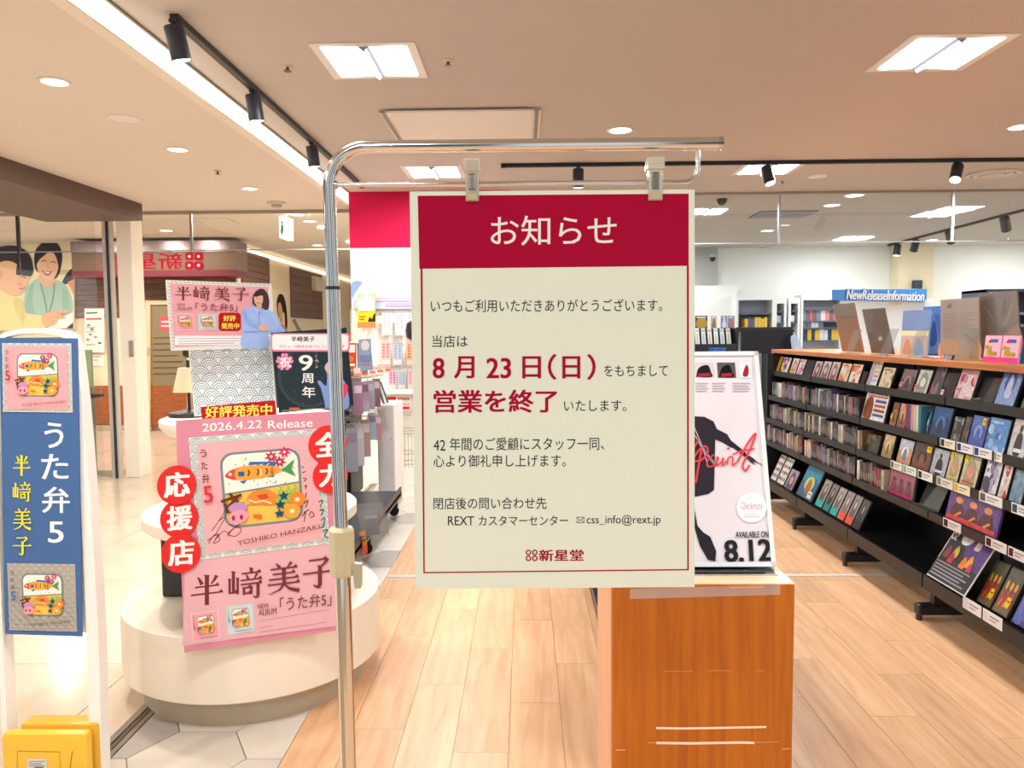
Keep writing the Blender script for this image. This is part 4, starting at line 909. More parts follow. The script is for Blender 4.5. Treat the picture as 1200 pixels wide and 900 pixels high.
# top row
T1 = 'on the top shelf'
for a, b, h, wh, stl, cols, tg in (
        (898, 911, .135, 'yellow and orange sleeve at the far end', 'text', ['f0c22e', 'e8702a', '5aa84a', 'e85c2a'], None),
        (912, 921, .13, 'white sleeve with magenta scribble beside the yellow one', 'blob', ['eceaf0', 'c85aa8', 'e8e24a', '7a4a9a'], (.3, .7, 'f2e02c')),
        (923, 930, .13, 'white sleeve with rose faces and a yellow tag', 'face', ['f0eaea', 'd88a92', 'f2d0c4', 'f2e02c'], (.05, .7, 'f2e02c')),
        (931, 938, .128, 'white and pink sleeve beside the black case', 'blob', ['f2efee', 'e6a6ae', 'd2c2c6', 'b86a7a'], None),
        (939, 948, .125, 'plain black case', 'blob', ['23242a', '2c2d33', '1c1d22', '36373c'], None),
        (949, 957, .125, 'violet portrait sleeve beside the black case', 'face', ['cfc3cc', '6a4a62', 'e2b8b4', 'b0485a'], None),
        (958, 967, .13, 'pale portrait sleeve, middle of three portraits', 'face', ['dcd4d6', '7a6468', 'e8c8be', 'cc6a6a'], None),
        (968, 977, .132, 'rosy portrait sleeve next to the cream pair', 'face', ['e0cfd2', '8a6a72', 'ecc9c0', 'c8505c'], None),
        (979, 990, .128, 'cream sleeve with orange drawing', 'blob', ['f4ead6', 'f0b060', 'e8d0a0', 'e0785a'], None),
        (991, 1003, .13, 'white sleeve with orange drawing', 'blob', ['f6f0e6', 'f2c070', 'f0a0a0', 'd86850'], None),
        (1005, 1010, .085, 'small dark red case leaning low', 'blob', ['5a2228', '8a2e34', '2c2024', '3a3c42'], None),
        (1012, 1024, .205, 'tall white narrow sleeve', 'text', ['eceaec', 'c8ccd2', 'e2c94c', 'b8b0c0'], None),
        (1026, 1040, .128, 'cream patterned sleeve', 'blob', ['efe4c4', 'c2ae84', 'dccfa4', '9a8a62'], None),
        (1049, 1065, .128, 'brown mauve sleeve with a red price tag', 'scene', ['8a7478', '6a5258', 'b49a98', '4c3a40'], (.04, .62, 'e89a98')),
        (1067, 1082, .135, 'pale grey green sleeve with a red price tag', 'face', ['d6dcd6', '9aa49c', 'eef0ea', 'b0b8b0'], (.02, .66, 'e89a98')),
        (1085, 1097, .225, 'tall dark collage box', 'blob', ['5a565c', '8a868c', '3a363c', 'b0585c', '8d949c'], (.04, .02, 'e88886')),
        (1098, 1112, .13, 'black sleeve with a white price tag', 'blob', ['2a2426', '1a1618', '3c3234', '4a3a3c'], (.02, .72, 'f0d8d6')),
        (1113, 1134, .155, 'pink and white checked sleeve', 'blob', ['f0d8dc', 'd898a4', 'f6eeee', 'b84858', 'e8b8c0'], (.04, .6, 'f2c0be')),
        (1160, 1183, .245, 'tall glossy blue box', 'scene', ['5f7fc0', '8aa6dc', '3a56a4', 'c0d0ee'], (.68, .03, 'f2c83a')),
        (1191, 1212, .20, 'grey green sleeve cut by the picture edge', 'blob', ['8a9488', '5c6a5e', 'c2d04a', 'a8b0a4'], None)):
    faceout(1, a, b, h, f'{wh} {T1}', stl, cols, tg)
def clear_tray(row, xa, xb, h, what):
    X, Z = ROW[row]; X0 = X + .06; ya, yb = shelf_y(xa, X0), shelf_y(xb, X0)
    t = thing('acrylic_tray', what, 'tray', (X0, (ya + yb) / 2, Z))
    G().obox((X0, yb, Z + .001), (0, ya - yb, 0), (h * .4, 0, h), (.003, 0, 0), 'dddddd').build('back', ACRYL, t)
    G().obox((X0 - .05, yb, Z + .001), (0, ya - yb, 0), (.05, 0, 0), (0, 0, .003), 'dddddd').build('ledge', ACRYL, t)
    G().obox((X0 - .05, yb, Z + .004), (0, ya - yb, 0), (-.006, 0, .022), (.002, 0, 0), 'dddddd').build('front_lip', ACRYL, t)
clear_tray(1, 1138, 1158, .12, 'empty clear acrylic tray on the top shelf before the tall blue box')
clear_tray(4, 1077, 1100, .12, 'empty clear acrylic tray on the fourth shelf beside the magenta case')
# second row
T2 = 'on the second shelf'
for a, b, h, wh, stl, cols, tg in (
        (1007, 1034, .215, 'white magazine card with blue heading and red rule', 'text', ['eeece8', '3c5aa0', 'd24a3a', '8a4a2c'], None),
        (1040, 1047, .14, 'brown sleeve with a yellow sticker', 'scene', ['7a4a2e', 'a0663c', 'c8944a', '4a2c1c'], (.05, .5, 'f2d23a')),
        (1048, 1058, .142, 'tan sunset sleeve beside the brown one', 'scene', ['c89a78', '8a5a44', 'e0b894', '6a4436'], None),
        (1077, 1085, .15, 'dark sleeve with a pale blue disc', 'blob', ['2c3642', '1c2630', '9ac4e0', '3c7ab0'], None),
        (1086, 1107, .16, 'deep blue ocean sleeve', 'scene', ['2a5a94', '1c3a68', '3c7ab8', '14284a'], None),
        (1111, 1122, .125, 'charcoal sleeve with white dots', 'blob', ['3c3a3e', '6a686c', '242226', '9a989c'], None),
        (1123, 1130, .135, 'charcoal sleeve with a red mark', 'blob', ['444044', '2a262a', '8a3a38', '6a666a'], None),
        (1131, 1149, .15, 'violet blue sleeve with a yellow sticker', 'scene', ['5a72c0', '3c54a8', '8a9ee0', '4a62b4'], (.68, .06, 'f2c83a')),
        (1150, 1174, .155, 'bright blue cloudy sleeve', 'blob', ['5a92d4', '8ab8ea', '3a6cb8', 'a8ccf0'], None),
        (1177, 1197, .17, 'pale grey sleeve with a black cloaked figure', 'figure', ['cfcbd0', '1f1d22', 'f2f0f0', '8a888c'], None)):
    faceout(2, a, b, h, f'{wh} {T2}', stl, cols, tg, .22)
T3 = 'on the third shelf'
for a, b, h, wh, stl, cols, tg in (
        (1010, 1027, .115, 'dark olive sleeve beside the cream one', 'blob', ['4a4636', '6a6448', '2c2a22', '7c7654'], None),
        (1031, 1043, .14, 'cream gold sleeve', 'scene', ['cfb88c', 'a88a58', 'e8d8a8', '8a6a40'], None),
        (1049, 1065, .14, 'sleeve with blue sky over orange', 'scene', ['c4ccd8', 'd89a6a', 'eceef0', '7a8aa8'], None),
        (1066, 1087, .145, 'dark brown sleeve with a yellow sticker', 'scene', ['4c4038', '7a4a34', '2e2620', '8a5a3c'], (.7, .08, 'f2d23a')),
        (1088, 1106, .14, 'silver sleeve with black lettering', 'figure', ['b4b8c4', '2c2c38', 'e8eaf0', '6a6c7c'], None),
        (1107, 1121, .145, 'yellow portrait sleeve, farther of two alike', 'face', ['d8cfa0', 'b4a878', 'e89a8c', 'e8d23a'], (.05, .03, 'f2dc3a')),
        (1123, 1142, .148, 'yellow portrait sleeve, nearer of two alike', 'face', ['d4cca4', 'b0a47c', 'ec9c92', 'd23a3a'], (.05, .03, 'f2dc3a')),
        (1148, 1166, .165, 'white sleeve of black ink scribbles', 'blob', ['e6e2ea', '4a4258', 'b4acc4', '6a5c8a', '8a84a0'], None),
        (1168, 1178, .15, 'white book with a red spine edge', 'blob', ['ece6e0', 'c84a3a', 'e0d4c8', 'd8c8b8'], None),
        (1181, 1196, .145, 'steel blue book', 'blob', ['7a9ab0', '5a7c94', '9ab8cc', '88a8bc'], None)):
    faceout(3, a, b, h, f'{wh} {T3}', stl, cols, tg, .22)
faceout(4, 1040, 1070, .145, 'magenta case with dancing figures on the fourth shelf', 'group', ['a86474', '5a2a3a', '7a3a4c', 'c0306c'], None, .12)
faceout(4, 1108, 1168, .17, 'wide violet and orange box of three figures on the fourth shelf', 'group', ['6a4a8c', 'e8945a', '5a2a34', 'e0443c'], None, .2, kind='box_set', cat='box')
T5 = 'on the bottom shelf'
for a, b, h, wh, stl, cols, tg in (
        (903, 909, .235, 'white sleeve of small figure rows at the far end', 'grid', ['f0eeec', '4a3a4a', 'c84a5a', '8a8490'], None),
        (910, 918, .235, 'white sleeve of small figure rows, second from the far end', 'grid', ['f2f0ee', '5a4a52', 'd0505c', '3ab0a8'], None),
        (919, 928, .165, 'violet portrait sleeve', 'face', ['b4a4c4', '6a4a5a', 'e0b49c', '4a5a9c'], None),
        (933, 951, .25, 'large turquoise sea picture sleeve', 'scene', ['3c9ac0', '2a6a9c', 'd8dc7a', 'b0783c'], (.66, .72, 'ecece4')),
        (955, 963, .21, 'grey portrait sleeve with teal foot, farthest of three', 'band', ['a8a09e', '35b6b4', '6a5c5a', 'e0c0b0'], None),
        (964, 971, .205, 'grey portrait sleeve with dark teal foot, middle of three', 'band', ['8a8684', '1f8a8a', '3c3636', 'c8a898'], None),
        (972, 980, .205, 'grey portrait sleeve with teal foot, nearest of three', 'band', ['b0acac', '35b6b4', '7c706e', 'e0c4b6'], None),
        (981, 989, .205, 'grey portrait sleeve with orange foot, farther of two', 'band', ['a49c9a', 'f0603c', '8a7e7a', 'e4ccc0'], None),
        (990, 998, .205, 'grey portrait sleeve with orange foot, nearer of two', 'band', ['9c9896', 'f0603c', '6c6462', 'dcd0ca'], None),
        (999, 1007, .2, 'dark grey portrait sleeve beside the orange footed pair', 'band', ['5c5856', '242226', '3c3636', 'b8a89c'], None)):
    faceout(5, a, b, h, f'{wh} {T5}', stl, cols, tg, .42, .05)
faceout(5, 1148, 1164, .22, 'fiery orange sleeve with a yellow sticker, farther of two on the bottom shelf', 'group', ['5c5a48', 'f0a83c', 'b8402c', '7a6a4c'], (.6, .6, 'f2dc3a'), .42, .05)
faceout(5, 1166, 1184, .22, 'fiery orange sleeve with a yellow sticker, nearer of two on the bottom shelf', 'group', ['5a5846', 'f2b044', 'c0452e', '7c6c4e'], (.6, .6, 'f2dc3a'), .42, .05)
faceout(5, 1189, 1215, .24, 'blue and white box at the near end of the bottom shelf', 'text', ['3c4aa8', 'e8e8f0', '2c3890', '5a68c0'], None, .42, .05)
# framed black event card on the bottom shelf, standing proud of the lip
xa, xb = at_X(1088, 683, 2.04), at_X(1132, 711, 2.04)
fa, fb = at_X(1123, 632, 2.16), at_X(1171, 655, 2.16)
bl, brr, tl, tr = Vector((2.03, xa.y, .262)), Vector((2.03, xb.y, .262)), Vector((2.19, xa.y, .53)), Vector((2.19, xb.y, .53))
f, n = quad_f(tl, tr, bl); n = -n if n.x > 0 else n
ec = thing('event_card', 'white edged black event card with colourful artists on the bottom shelf', 'card', (bl + brr) / 2)
G().hexa([bl, brr, brr - n * .004, bl - n * .004, tl, tr, tr - n * .004, tl - n * .004], 'e9e9ea').build('board', PAPER, ec)
p = Print(f, n, .0003, .0005); p.rect(.02, .02, .98, .98, '24222a'); p.poly([(.5, .02), (.98, .02), (.98, .62), (.6, .62), (.42, .3)], '5a3a86'); p.spl([(.24, .05), (.34, .02), (.5, .06), (.54, .2), (.44, .3), (.3, .28)], 'eceef0')
for a, b, c_ in ((.15, .5, '8a3a3a'), (.33, .45, 'c8b43a'), (.3, .58, 'c02c4a'), (.6, .56, 'f0842c'), (.72, .5, 'e8a83c'), (.78, .62, 'c83a4c'), (.7, .2, 'e4c8d4')): p.spl([(a - .06, b + .1), (a - .05, b - .04), (a, b - .1), (a + .06, b), (a + .05, b + .1)], c_)
p.rect(.02, .66, .98, .98, '1c1b20'); p.build('print', ec, SLEEVE)
p = Print(f, n, .0003, .006); p.text('DJ', .05, .08, .12, .15, 'f2f2f2', .02); p.text('OZ', .05, .17, .2, .3, 'f2f2f2', .03); p.build('lettering', ec)
p = Print(f, n, .0003, .006)
for k in range(5): p.line([(.06, .70 + .055 * k), (.9 - .12 * (k % 2), .70 + .055 * k)], .022, '9a98a0')
p.build('fine_print', ec)
# price cards clipped to the shelf lips
def shelf_tag(row, xa, xb, what, col='f0ece6', dark='5a4a4a', h=.045):
    X, Z = ROW[row]; X0 = X - .006; ya, yb = shelf_y(xa, X0), shelf_y(xb, X0)
    bl, tl, tr = Vector((X0, ya, Z - .028)), Vector((X0 - .0, ya, Z - .028 + h)), Vector((X0, yb, Z - .028 + h))
    f, n = quad_f(tl, tr, bl); n = -n if n.x > 0 else n; brr = bl + tr - tl
    t = thing('price_card', what, 'price card', (bl + brr) / 2, 'price cards on the shelf lips')
    G().hexa([bl, brr, brr - n * .0015, bl - n * .0015, tl, tr, tr - n * .0015, tl - n * .0015], col).build('card', PAPER, t)
    p = Print(f, n, .0002, .0004); p.rect(.05, .12, .28, .88, dark); p.rect(.36, .3, .85, .42, '8a8484'); p.rect(.36, .58, .7, .7, 'a89c9c'); p.build('print', t)
for a, b, c_, d in ((1100, 1117, 'f0ecd0', '33404c'), (1119, 1138, 'f0eef0', '3c4474'), (1139, 1160, 'f0eef0', '3c4a8c'), (1163, 1172, 'f0f0f0', '9a9aa4')): shelf_tag(2, a, b, f'price card on the second shelf lip below the {nth(1 + [1100, 1119, 1139, 1163].index(a))} blue toned sleeve', c_, d)
for k, (a, b, c_, d) in enumerate(((1043, 1056, 'e8e6dc', '6a6a64'), (1057, 1073, 'e4ece0', '8ab49a'), (1075, 1092, 'ecebea', '3a3436'), (1097, 1116, 'e8e2d8', '8a847c'), (1117, 1136, 'f4e8c8', 'f0b040'), (1147, 1174, 'efece8', '6c6460'), (1185, 1210, 'e8ecf0', '4a5460'))): shelf_tag(3, a, b, f'price card on the third shelf lip, {nth(k + 1)} from the far end', c_, d)
for k, (a, b) in enumerate(((1106, 1127), (1156, 1181), (1183, 1205))): shelf_tag(4, a, b, f'price card on the fourth shelf lip, {nth(k + 1)} from the far end', 'e8dcd8', '5a2c2c')
for k, (a, b) in enumerate(((1132, 1154), (1156, 1179))): shelf_tag(5, a, b, ('long white price card below the farther fiery sleeve', 'long white price card below the nearer fiery sleeve')[k], 'ece8ea', 'dcd8da', .055)
# cases standing spine out in the far bays
CN = {'black': ('1c1c20', '26262b', '2b2c31'), 'charcoal': ('3a3a3e', '444347', '4b4a4c'), 'grey': ('77757a', '8a878a', '9a979a'), 'white': ('d9d6d4', 'e6e2e0'), 'cream': ('cfc2a2', 'c4b590'), 'brown': ('6a4a38', '7d5a40'),
      'navy': ('27365e', '1f2c50'), 'violet': ('5b5490', '6a62a4'), 'red': ('a02c30', 'b83a3e'), 'pink': ('d49aa4', 'c88490'), 'green': ('5f8a3c', '7aa04a'), 'teal': ('3a7a86', '2f6a78'), 'olive': ('77704a', '8a8258')}
def spine(row, y, th, h, cn, k, d=.142):
    X, Z = ROW[row]; X0 = X + .02; c_ = RNG.choice(CN[cn]); Z += .001
    g = G(); g.box((X0, y, Z), (X0 + d, y + th - .0012, Z + h), c_)
    ink = 'b4b0ac' if cn not in ('white', 'cream', 'pink') else '4a4448'
    z0 = Z + h * (.1 + .2 * RNG.random()); z1 = z0 + h * (.25 + .3 * RNG.random())
    g.face([(X0 - .0004, y + th * .36, z0), (X0 - .0004, y + th * .6, z0), (X0 - .0004, y + th * .6, z1), (X0 - .0004, y + th * .36, z1)], ink)
    o = g.build('cd_case', GLOSS, fix=False)
    tag(o, f'{cn} CD case standing spine out on the {nth(row)} shelf, {nth(k)} from the far end', 'CD', f'CDs spine out on the {nth(row)} shelf')
def spines(row, xa, xb, weights, first=()):
    X = ROW[row][0] + .02; y = min(shelf_y(xa, X), 6.64); y1 = shelf_y(xb, X); k = 0
    names = [w for w, n_ in weights for _ in range(n_)]
    while y > y1:
        cn = first[k] if k < len(first) else RNG.choice(names); k += 1
        th = RNG.choice((.016, .02, .024, .026, .03)) * (1.35 if k <= len(first) else 1)
        if y - th < y1: break
        if any(abs(y - th / 2 - b) < th / 2 + .012 for b in BAY): y -= .03
        y -= th; spine(row, y, th, RNG.choice((.122, .125, .125, .127, .14)), cn, k)
MIX = (('black', 12), ('charcoal', 6), ('grey', 2), ('white', 1), ('cream', 1), ('brown', 1), ('navy', 1), ('red', 1), ('violet', 1))
spines(2, 897, 1005, MIX, ('grey', 'navy', 'teal', 'green', 'cream', 'white', 'white', 'violet', 'brown', 'brown', 'charcoal', 'black', 'charcoal', 'violet', 'violet', 'black', 'pink', 'grey'))
spines(3, 897, 1008, MIX + (('cream', 3), ('olive', 2), ('pink', 1), ('white', 1)))
spines(4, 897, 1036, MIX + (('brown', 3), ('red', 2), ('cream', 2), ('white', 2)), ('red', 'grey', 'navy', 'navy'))
for k, (px, cn) in enumerate(((1059, 'red'), (1062, 'violet'), (1065, 'pink'), (1068, 'cream'), (1071, 'white'), (1074, 'teal'))):
    X, Z = ROW[2]; y = shelf_y(px + 2.6, X + .02); th = shelf_y(px, X + .02) - y
    g = G().box((X + .02, y, Z + .001), (X + .16, y + th * .93, Z + .15), CN[cn][0]); o = g.build('cd_case', GLOSS, fix=False)
    tag(o, f'{cn} boxed CD standing spine out between tan sunset sleeve and blue disc sleeve', 'CD', 'boxed CDs spine out beside the sunset sleeve')

# ---- records and cards standing on the wooden top
def record(name, label, bl, brr, h, lean, cols, cat='record', back=True, wrap=True, group=None):
    """square sleeve standing on the top: bottom edge bl..brr (far end, near end), leaning by the vector lean"""
    bl, brr = Vector(bl), Vector(brr); up = Vector(lean).normalized() * h
    t = thing(name, label, cat, (bl + brr) / 2, group); tl, tr = bl + up, brr + up
    f, n = quad_f(tl, tr, bl); n = -n if n.x > 0 else n
    G().hexa([bl, brr, brr - n * .006, bl - n * .006, tl, tr, tr - n * .006, tl - n * .006], cols[0]).build('sleeve', PAPER, t)
    return t, Print(f, n, .0004, .0006), f, n
def on_top(px, X): return Vector((X, F * X / (px - 615.0), ZT + .006))
def acryl_stand(label, c, hgt=.2, d=.06):
    t = thing('acrylic_stand', label, 'stand', c, 'clear stands on the wooden shelf top'); c = Vector(c)
    G().obox(c + Vector((-.02, -.06, .0)), (0, .12, 0), (.003, 0, 0), (.06, 0, hgt), 'e4e4e4').build('back', ACRYL, t)
    G().obox(c + Vector((-.06, -.06, -.004)), (0, .12, 0), (.14, 0, 0), (0, 0, .003), 'e4e4e4').build('foot', ACRYL, t)
t, p, f, n = record('record_sleeve', 'plain kraft backed record sleeve leaning at the far end of the shelf top', on_top(984, 2.34), on_top(1009, 2.34), .35, (-.22, 0, 1), ['a8764a'])
p.rect(.0, .0, 1, .27, '8f8277'); p.rect(.0, .26, 1, .28, '6a5a4c'); p.build('sleeve_print', t)
G().obox(f(-.01, -.01) + n * .002, f(1.01, -.01) - f(-.01, -.01), f(-.01, 1) - f(-.01, -.01), n * .0008, 'ffffff').build('plastic_wrap', WRAP, t)
t, p, f, n = record('record_sleeve', 'dark brown record sleeve in plastic, second from the far end of the shelf top', on_top(1018, 2.34), on_top(1044, 2.34), .30, (-.24, 0, 1), ['6e5c52'])
p.poly([(0, 0), (.55, 0), (.3, .45), (0, .62)], '7d6c62'); p.poly([(.45, .65), (.62, .6), (.66, .68), (.5, .72)], 'dcd4cc'); p.build('sleeve_print', t)
G().obox(f(-.01, -.01) + n * .002, f(1.01, -.01) - f(-.01, -.01), f(-.01, 1) - f(-.01, -.01), n * .0008, 'ffffff').build('plastic_wrap', WRAP, t)
t, p, f, n = record('record_sleeve', 'blue picture sleeve with cream band, between brown and tan sleeves', on_top(1051, 2.30), on_top(1082, 2.30), .27, (.06, .03, 1), ['7a9ac4'])
p.rect(0, 0, 1, .45, '7f93c0'); p.rect(0, .45, 1, .56, 'efe2b4'); p.rect(0, .56, 1, 1, 'c9b4a8'); p.spl([(.1, .95), (.2, .66), (.35, .7), (.4, .95)], 'd0906a'); p.spl([(.5, .95), (.6, .62), (.8, .7), (.85, .95)], '8aa4d0'); p.build('sleeve_print', t)
t, p, f, n = record('record_sleeve', 'bright blue picture sleeve just behind the cream banded one', on_top(1078, 2.40), on_top(1098, 2.40), .29, (-.02, .03, 1), ['5f86c8'])
p.spl([(.1, .9), (.2, .3), (.5, .1), (.8, .4), (.9, .9)], '7ea4dc'); p.spl([(.4, .8), (.5, .4), (.7, .3), (.8, .7)], '4a6cb0'); p.build('sleeve_print', t)
t, p, f, n = record('record_sleeve', 'tan record sleeve back printed with columns of fine text', on_top(1098, 2.30), on_top(1141, 2.30), .315, (-.03, 0, 1), ['c2a288'])
p.rect(0, 0, 1, .68, 'b9a49a'); p.spl([(0, .72), (.3, .66), (.6, .75), (1, .68), (1, 1), (0, 1)], 'd2a273')
for k in range(13):
    p.rect(.08, .24 + .035 * k, .44, .25 + .035 * k, '948478'); p.k -= 1; p.rect(.52, .24 + .035 * k, .92 - .1 * (k % 3), .25 + .035 * k, '948478'); p.k -= 1
p.k += 1; p.poly([(.16, .14), (.26, .05), (.32, .14)], '8a7a70'); p.build('sleeve_print', t)
G().obox(f(-.01, -.01) + n * .002, f(1.01, -.01) - f(-.01, -.01), f(-.01, 1) - f(-.01, -.01), n * .0008, 'ffffff').build('plastic_wrap', WRAP, t)
t, p, f, n = record('record_sleeve', 'grey brown record sleeve in crinkled plastic behind the pink cards', on_top(1146, 2.36), on_top(1190, 2.36), .335, (-.09, 0, 1), ['77695f'])
p.spl([(0, .75), (.25, .6), (.6, .62), (1, .5), (1, 1), (0, 1)], 'a07c5c'); p.poly([(.0, .1), (.25, .3), (.5, .6), (.3, .3)], '94877c'); p.poly([(.95, .05), (.75, .3), (.55, .55), (.8, .4)], '8c7f74'); p.poly([(.5, .05), (.7, .1), (.6, .35)], '8a8078'); p.build('sleeve_print', t)
G().obox(f(-.01, -.01) + n * .002, f(1.01, -.01) - f(-.01, -.01), f(-.01, 1) - f(-.01, -.01), n * .0008, 'ffffff').build('plastic_wrap', WRAP, t)
t, p, f, n = record('record_sleeve', 'tan record sleeve cut by the right edge, behind the blue sleeve', on_top(1206, 2.36), on_top(1262, 2.36), .32, (-.10, 0, 1), ['c9a888'])
p.rect(0, 0, 1, .18, 'd8cfc6'); p.rect(0, .18, 1, 1, 'b07f52'); p.build('sleeve_print', t)
for i, (a, b) in enumerate(((1146, 1165), (1166, 1186))):
    t, p, f, n = record('promo_card', ('pink new album promotion card, farther of two on the shelf top', 'pink new album promotion card, nearer of two on the shelf top')[i], on_top(a, 2.18), on_top(b, 2.18), .125, (.10, 0, 1), ['f2a8c4'], 'card', group='pink promotion cards')
    p.rect(.03, .03, .97, .8, 'f4b8cc'); p.rect(0, .8, 1, 1, 'e8498c'); p.poly([(.2, .26), (.38, .1), (.42, .28)], 'd02c3c'); p.rect(.42, .14, .8, .26, '4a66a8'); p.build('card_print', t)
    q = Print(f, n, .0002, .003); q.text('New', .1, .36, .5, .52, '4a3a10', .09); q.text('Album', .18, .54, .82, .74, '4a3a10', .09); q.k += 2; q.text('New', .1, .36, .5, .52, 'f4d23a', .02); q.text('Album', .18, .54, .82, .74, 'f4d23a', .02); q.build('lettering', t)
t, p, f, n = record('record_sleeve', 'dark blue sleeve with bright sphere beside the pink cards', on_top(1189, 2.19), on_top(1232, 2.19), .24, (.12, 0, 1), ['2c4a78'])
p.ell(.55, .6, .35, .3, '4a9ad0', 22); p.ell(.5, .55, .18, .15, 'a8daf0', 18); p.build('sleeve_print', t)
for k, px in enumerate((995, 1036, 1068, 1125)): v = on_top(px, 2.245 + .0 * k); acryl_stand(f'clear acrylic stand on the shelf top, {nth(k + 1)} from the far end', v, .16)

# ================================================================== CEILING FITTINGS
def panel_light(cx, cy, label, z=ZC):
    t = thing('ceiling_light', label, 'light', (cx, cy, z - .004), 'square recessed ceiling lights'); h = .21; o = .255
    for nm, a, b in (('frame', (-o, -o), (o, -h)), ('frame', (-o, h), (o, o)), ('frame', (-o, -h), (-h, h)), ('frame', (h, -h), (o, h))):
        G().box((cx + a[0], cy + a[1], z - .006), (cx + b[0], cy + b[1], z - .0005), 'e9e6e4').build(nm, SATIN, t)
    for sg in (-1, 1):
        G().prism([(cx + sg * .03, cy - h, z - .001), (cx + sg * .03, cy - h, z - .006), (cx + sg * (h - .01), cy - h, z - .012), (cx + sg * h, cy - h, z - .001)], (0, 2 * h, 0), 'ffffff').build('diffuser', LAMP_W, t)
    G().prism([(cx - .03, cy - h, z - .001), (cx, cy - h, z - .03), (cx + .03, cy - h, z - .001)], (0, 2 * h, 0), '9a9eb0').build('ridge', SATIN, t)
for x, y, l in ((-.77, 4.0, 'square twin diffuser ceiling light above the sign stand'), (2.09, 4.0, 'square twin diffuser ceiling light above the record shelf aisle'),
                (-.77, 6.7, 'square twin diffuser ceiling light above the left end of the notice'), (2.09, 6.7, 'square twin diffuser ceiling light behind the long black track'),
                (4.95, 9.4, 'square twin diffuser ceiling light beyond the glass screen, nearer'), (4.95, 11.8, 'square twin diffuser ceiling light beyond the glass screen, farther'), (2.09, 11.8, 'square twin diffuser ceiling light over the bookcases')): panel_light(x, y, l)
def downlight(px, py, z, label, lit=True, r=.055, m=None, group='round downlights', power=0):
    c = at_Z(px, py, z); t = thing('downlight', label, 'light', (c.x, c.y, z - .004), group)
    g = G(); n = 24; c = Vector((c.x, c.y, 0))
    g.lathe(c, [(r * 1.28, z - .001), (r * 1.22, z - .007), (r, z - .008), (r, z - .001)], 'ece6dc', n).build('trim_ring', SATIN, t, True)
    g = G(); g.lathe(c, [(r, z - .002), (r * .98, z - .006)], 'ece6dc', n).build('lens', (m or LAMP_W) if lit else SATIN, t)
    if power: disk((c.x, c.y, z - .012), r * 1.9, power, WARM if z != ZC else WHITE)
downlight(727, 152, ZC, 'round white downlight above the right clip of the notice', r=.075); downlight(1197, 148, ZC, 'round white downlight at the right edge of the shop ceiling', r=.075); downlight(1001, 228.5, ZC, 'round white downlight just before the glass screen', r=.085)
downlight(958, 206.5, ZC, 'unlit round ceiling plate behind the long black track', False, .07)
for px, py, l in ((64, 95, 'first warm downlight of the mall ceiling row, above the gate'), (208, 174.5, 'second warm downlight of the mall ceiling row'), (293, 220.5, 'third warm downlight of the mall ceiling row, before the glass screen')): downlight(px, py, ZM, l, r=.06, m=LAMP_Y, power=27)
downlight(146, 139, ZM, 'unlit round speaker plate in the mall ceiling', False, .075)
for px, py, l in ((143, 270, 'warm downlight seen through the upper glazing beside the mural'), (195, 270, 'warm downlight above the red fascia'), (348, 251, 'warm downlight next to the exit sign'), (363, 259, 'dim warm downlight beyond the exit sign'),
                  (372, 287, 'warm downlight over the corridor near the chrome pole'), (317, 309, 'first of three far corridor downlights'), (338, 315, 'second of three far corridor downlights'), (359, 320.5, 'third of three far corridor downlights')): downlight(px, py, ZF, l, r=.08, m=LAMP_Y, power=18)
for px, py, l in ((899, 270, 'small white downlight beyond the glass screen, by its first post'), (985, 290, 'small white downlight above the bookcases'), (1092, 281, 'small white downlight beyond the glass beside the rear track'), (975, 240, 'faint white downlight just past the glass screen')): downlight(px, py, ZC, l, r=.08)
# black tracks with spot heads
def track(a, b, label, d=.03):
    a, b = Vector(a), Vector(b); u = (b - a).normalized(); s_ = Vector((0, 0, 1)).cross(u).normalized() * .017
    t = thing('light_track', label, 'light track', (a + b) / 2)
    G().obox(a - s_ - Vector((0, 0, d)), b - a, s_ * 2, (0, 0, d), '1d2027').build('rail', BLACK, t)
    for q in (a, b): G().obox(q - u * .02 - s_ * 1.15 - Vector((0, 0, d * 1.1)), u * .04, s_ * 2.3, (0, 0, d * 1.08), '15171c').build('end_cap', BLACK, t)
def spot(c, aim, label, power=0, ln=.14, r=.042, col=WHITE, z=ZC, ang=62):
    c = Vector(c); d = Vector(aim).normalized(); t = thing('track_spot', label, 'spotlight', c, 'spot heads on the black tracks')
    G().box((c.x - .015, c.y - .03, c.z - .012), (c.x + .015, c.y + .03, c.z), '1d2027').build('adapter', BLACK, t)
    G().tube([c, c - Vector((0, 0, .055))], .009, '22252c', 12).build('stem', BLACK, t, True)
    j = c - Vector((0, 0, .055)); a = j - d * ln * .25 ; b = j + d * ln * .75
    G().tube([a, a + d * .004, b], [r * .93, r, r], '2b2f3a', 24).build('can', BLACK, t, True)
    G().tube([b, b + d * .004], [r, r * .98], '4a4e58', 24, False).build('rim', METAL, t, True)
    G().tube([b - d * .001, b + d * .002], r * .88, 'ffffff', 24).build('lens', LAMP_W, t)
    if power:
        l = bpy.data.lights.new('spot_lamp', 'SPOT'); l.energy = power; l.spot_size = math.radians(ang); l.spot_blend = .6; l.color = col; l.shadow_soft_size = .04
        o = bpy.data.objects.new('spot_lamp', l); C.objects.link(o); o.location = b + d * .02; o.rotation_euler = d.to_track_quat('-Z', 'Y').to_euler()
zt = ZC - .03
a, b = at_Z(208, 18, ZC), at_Z(392, 188, ZC); xt = (a.x + b.x) / 2
track((xt, a.y, ZC), (xt, b.y + 1.0, ZC), 'black ceiling light track running beside the cove towards the red wall')
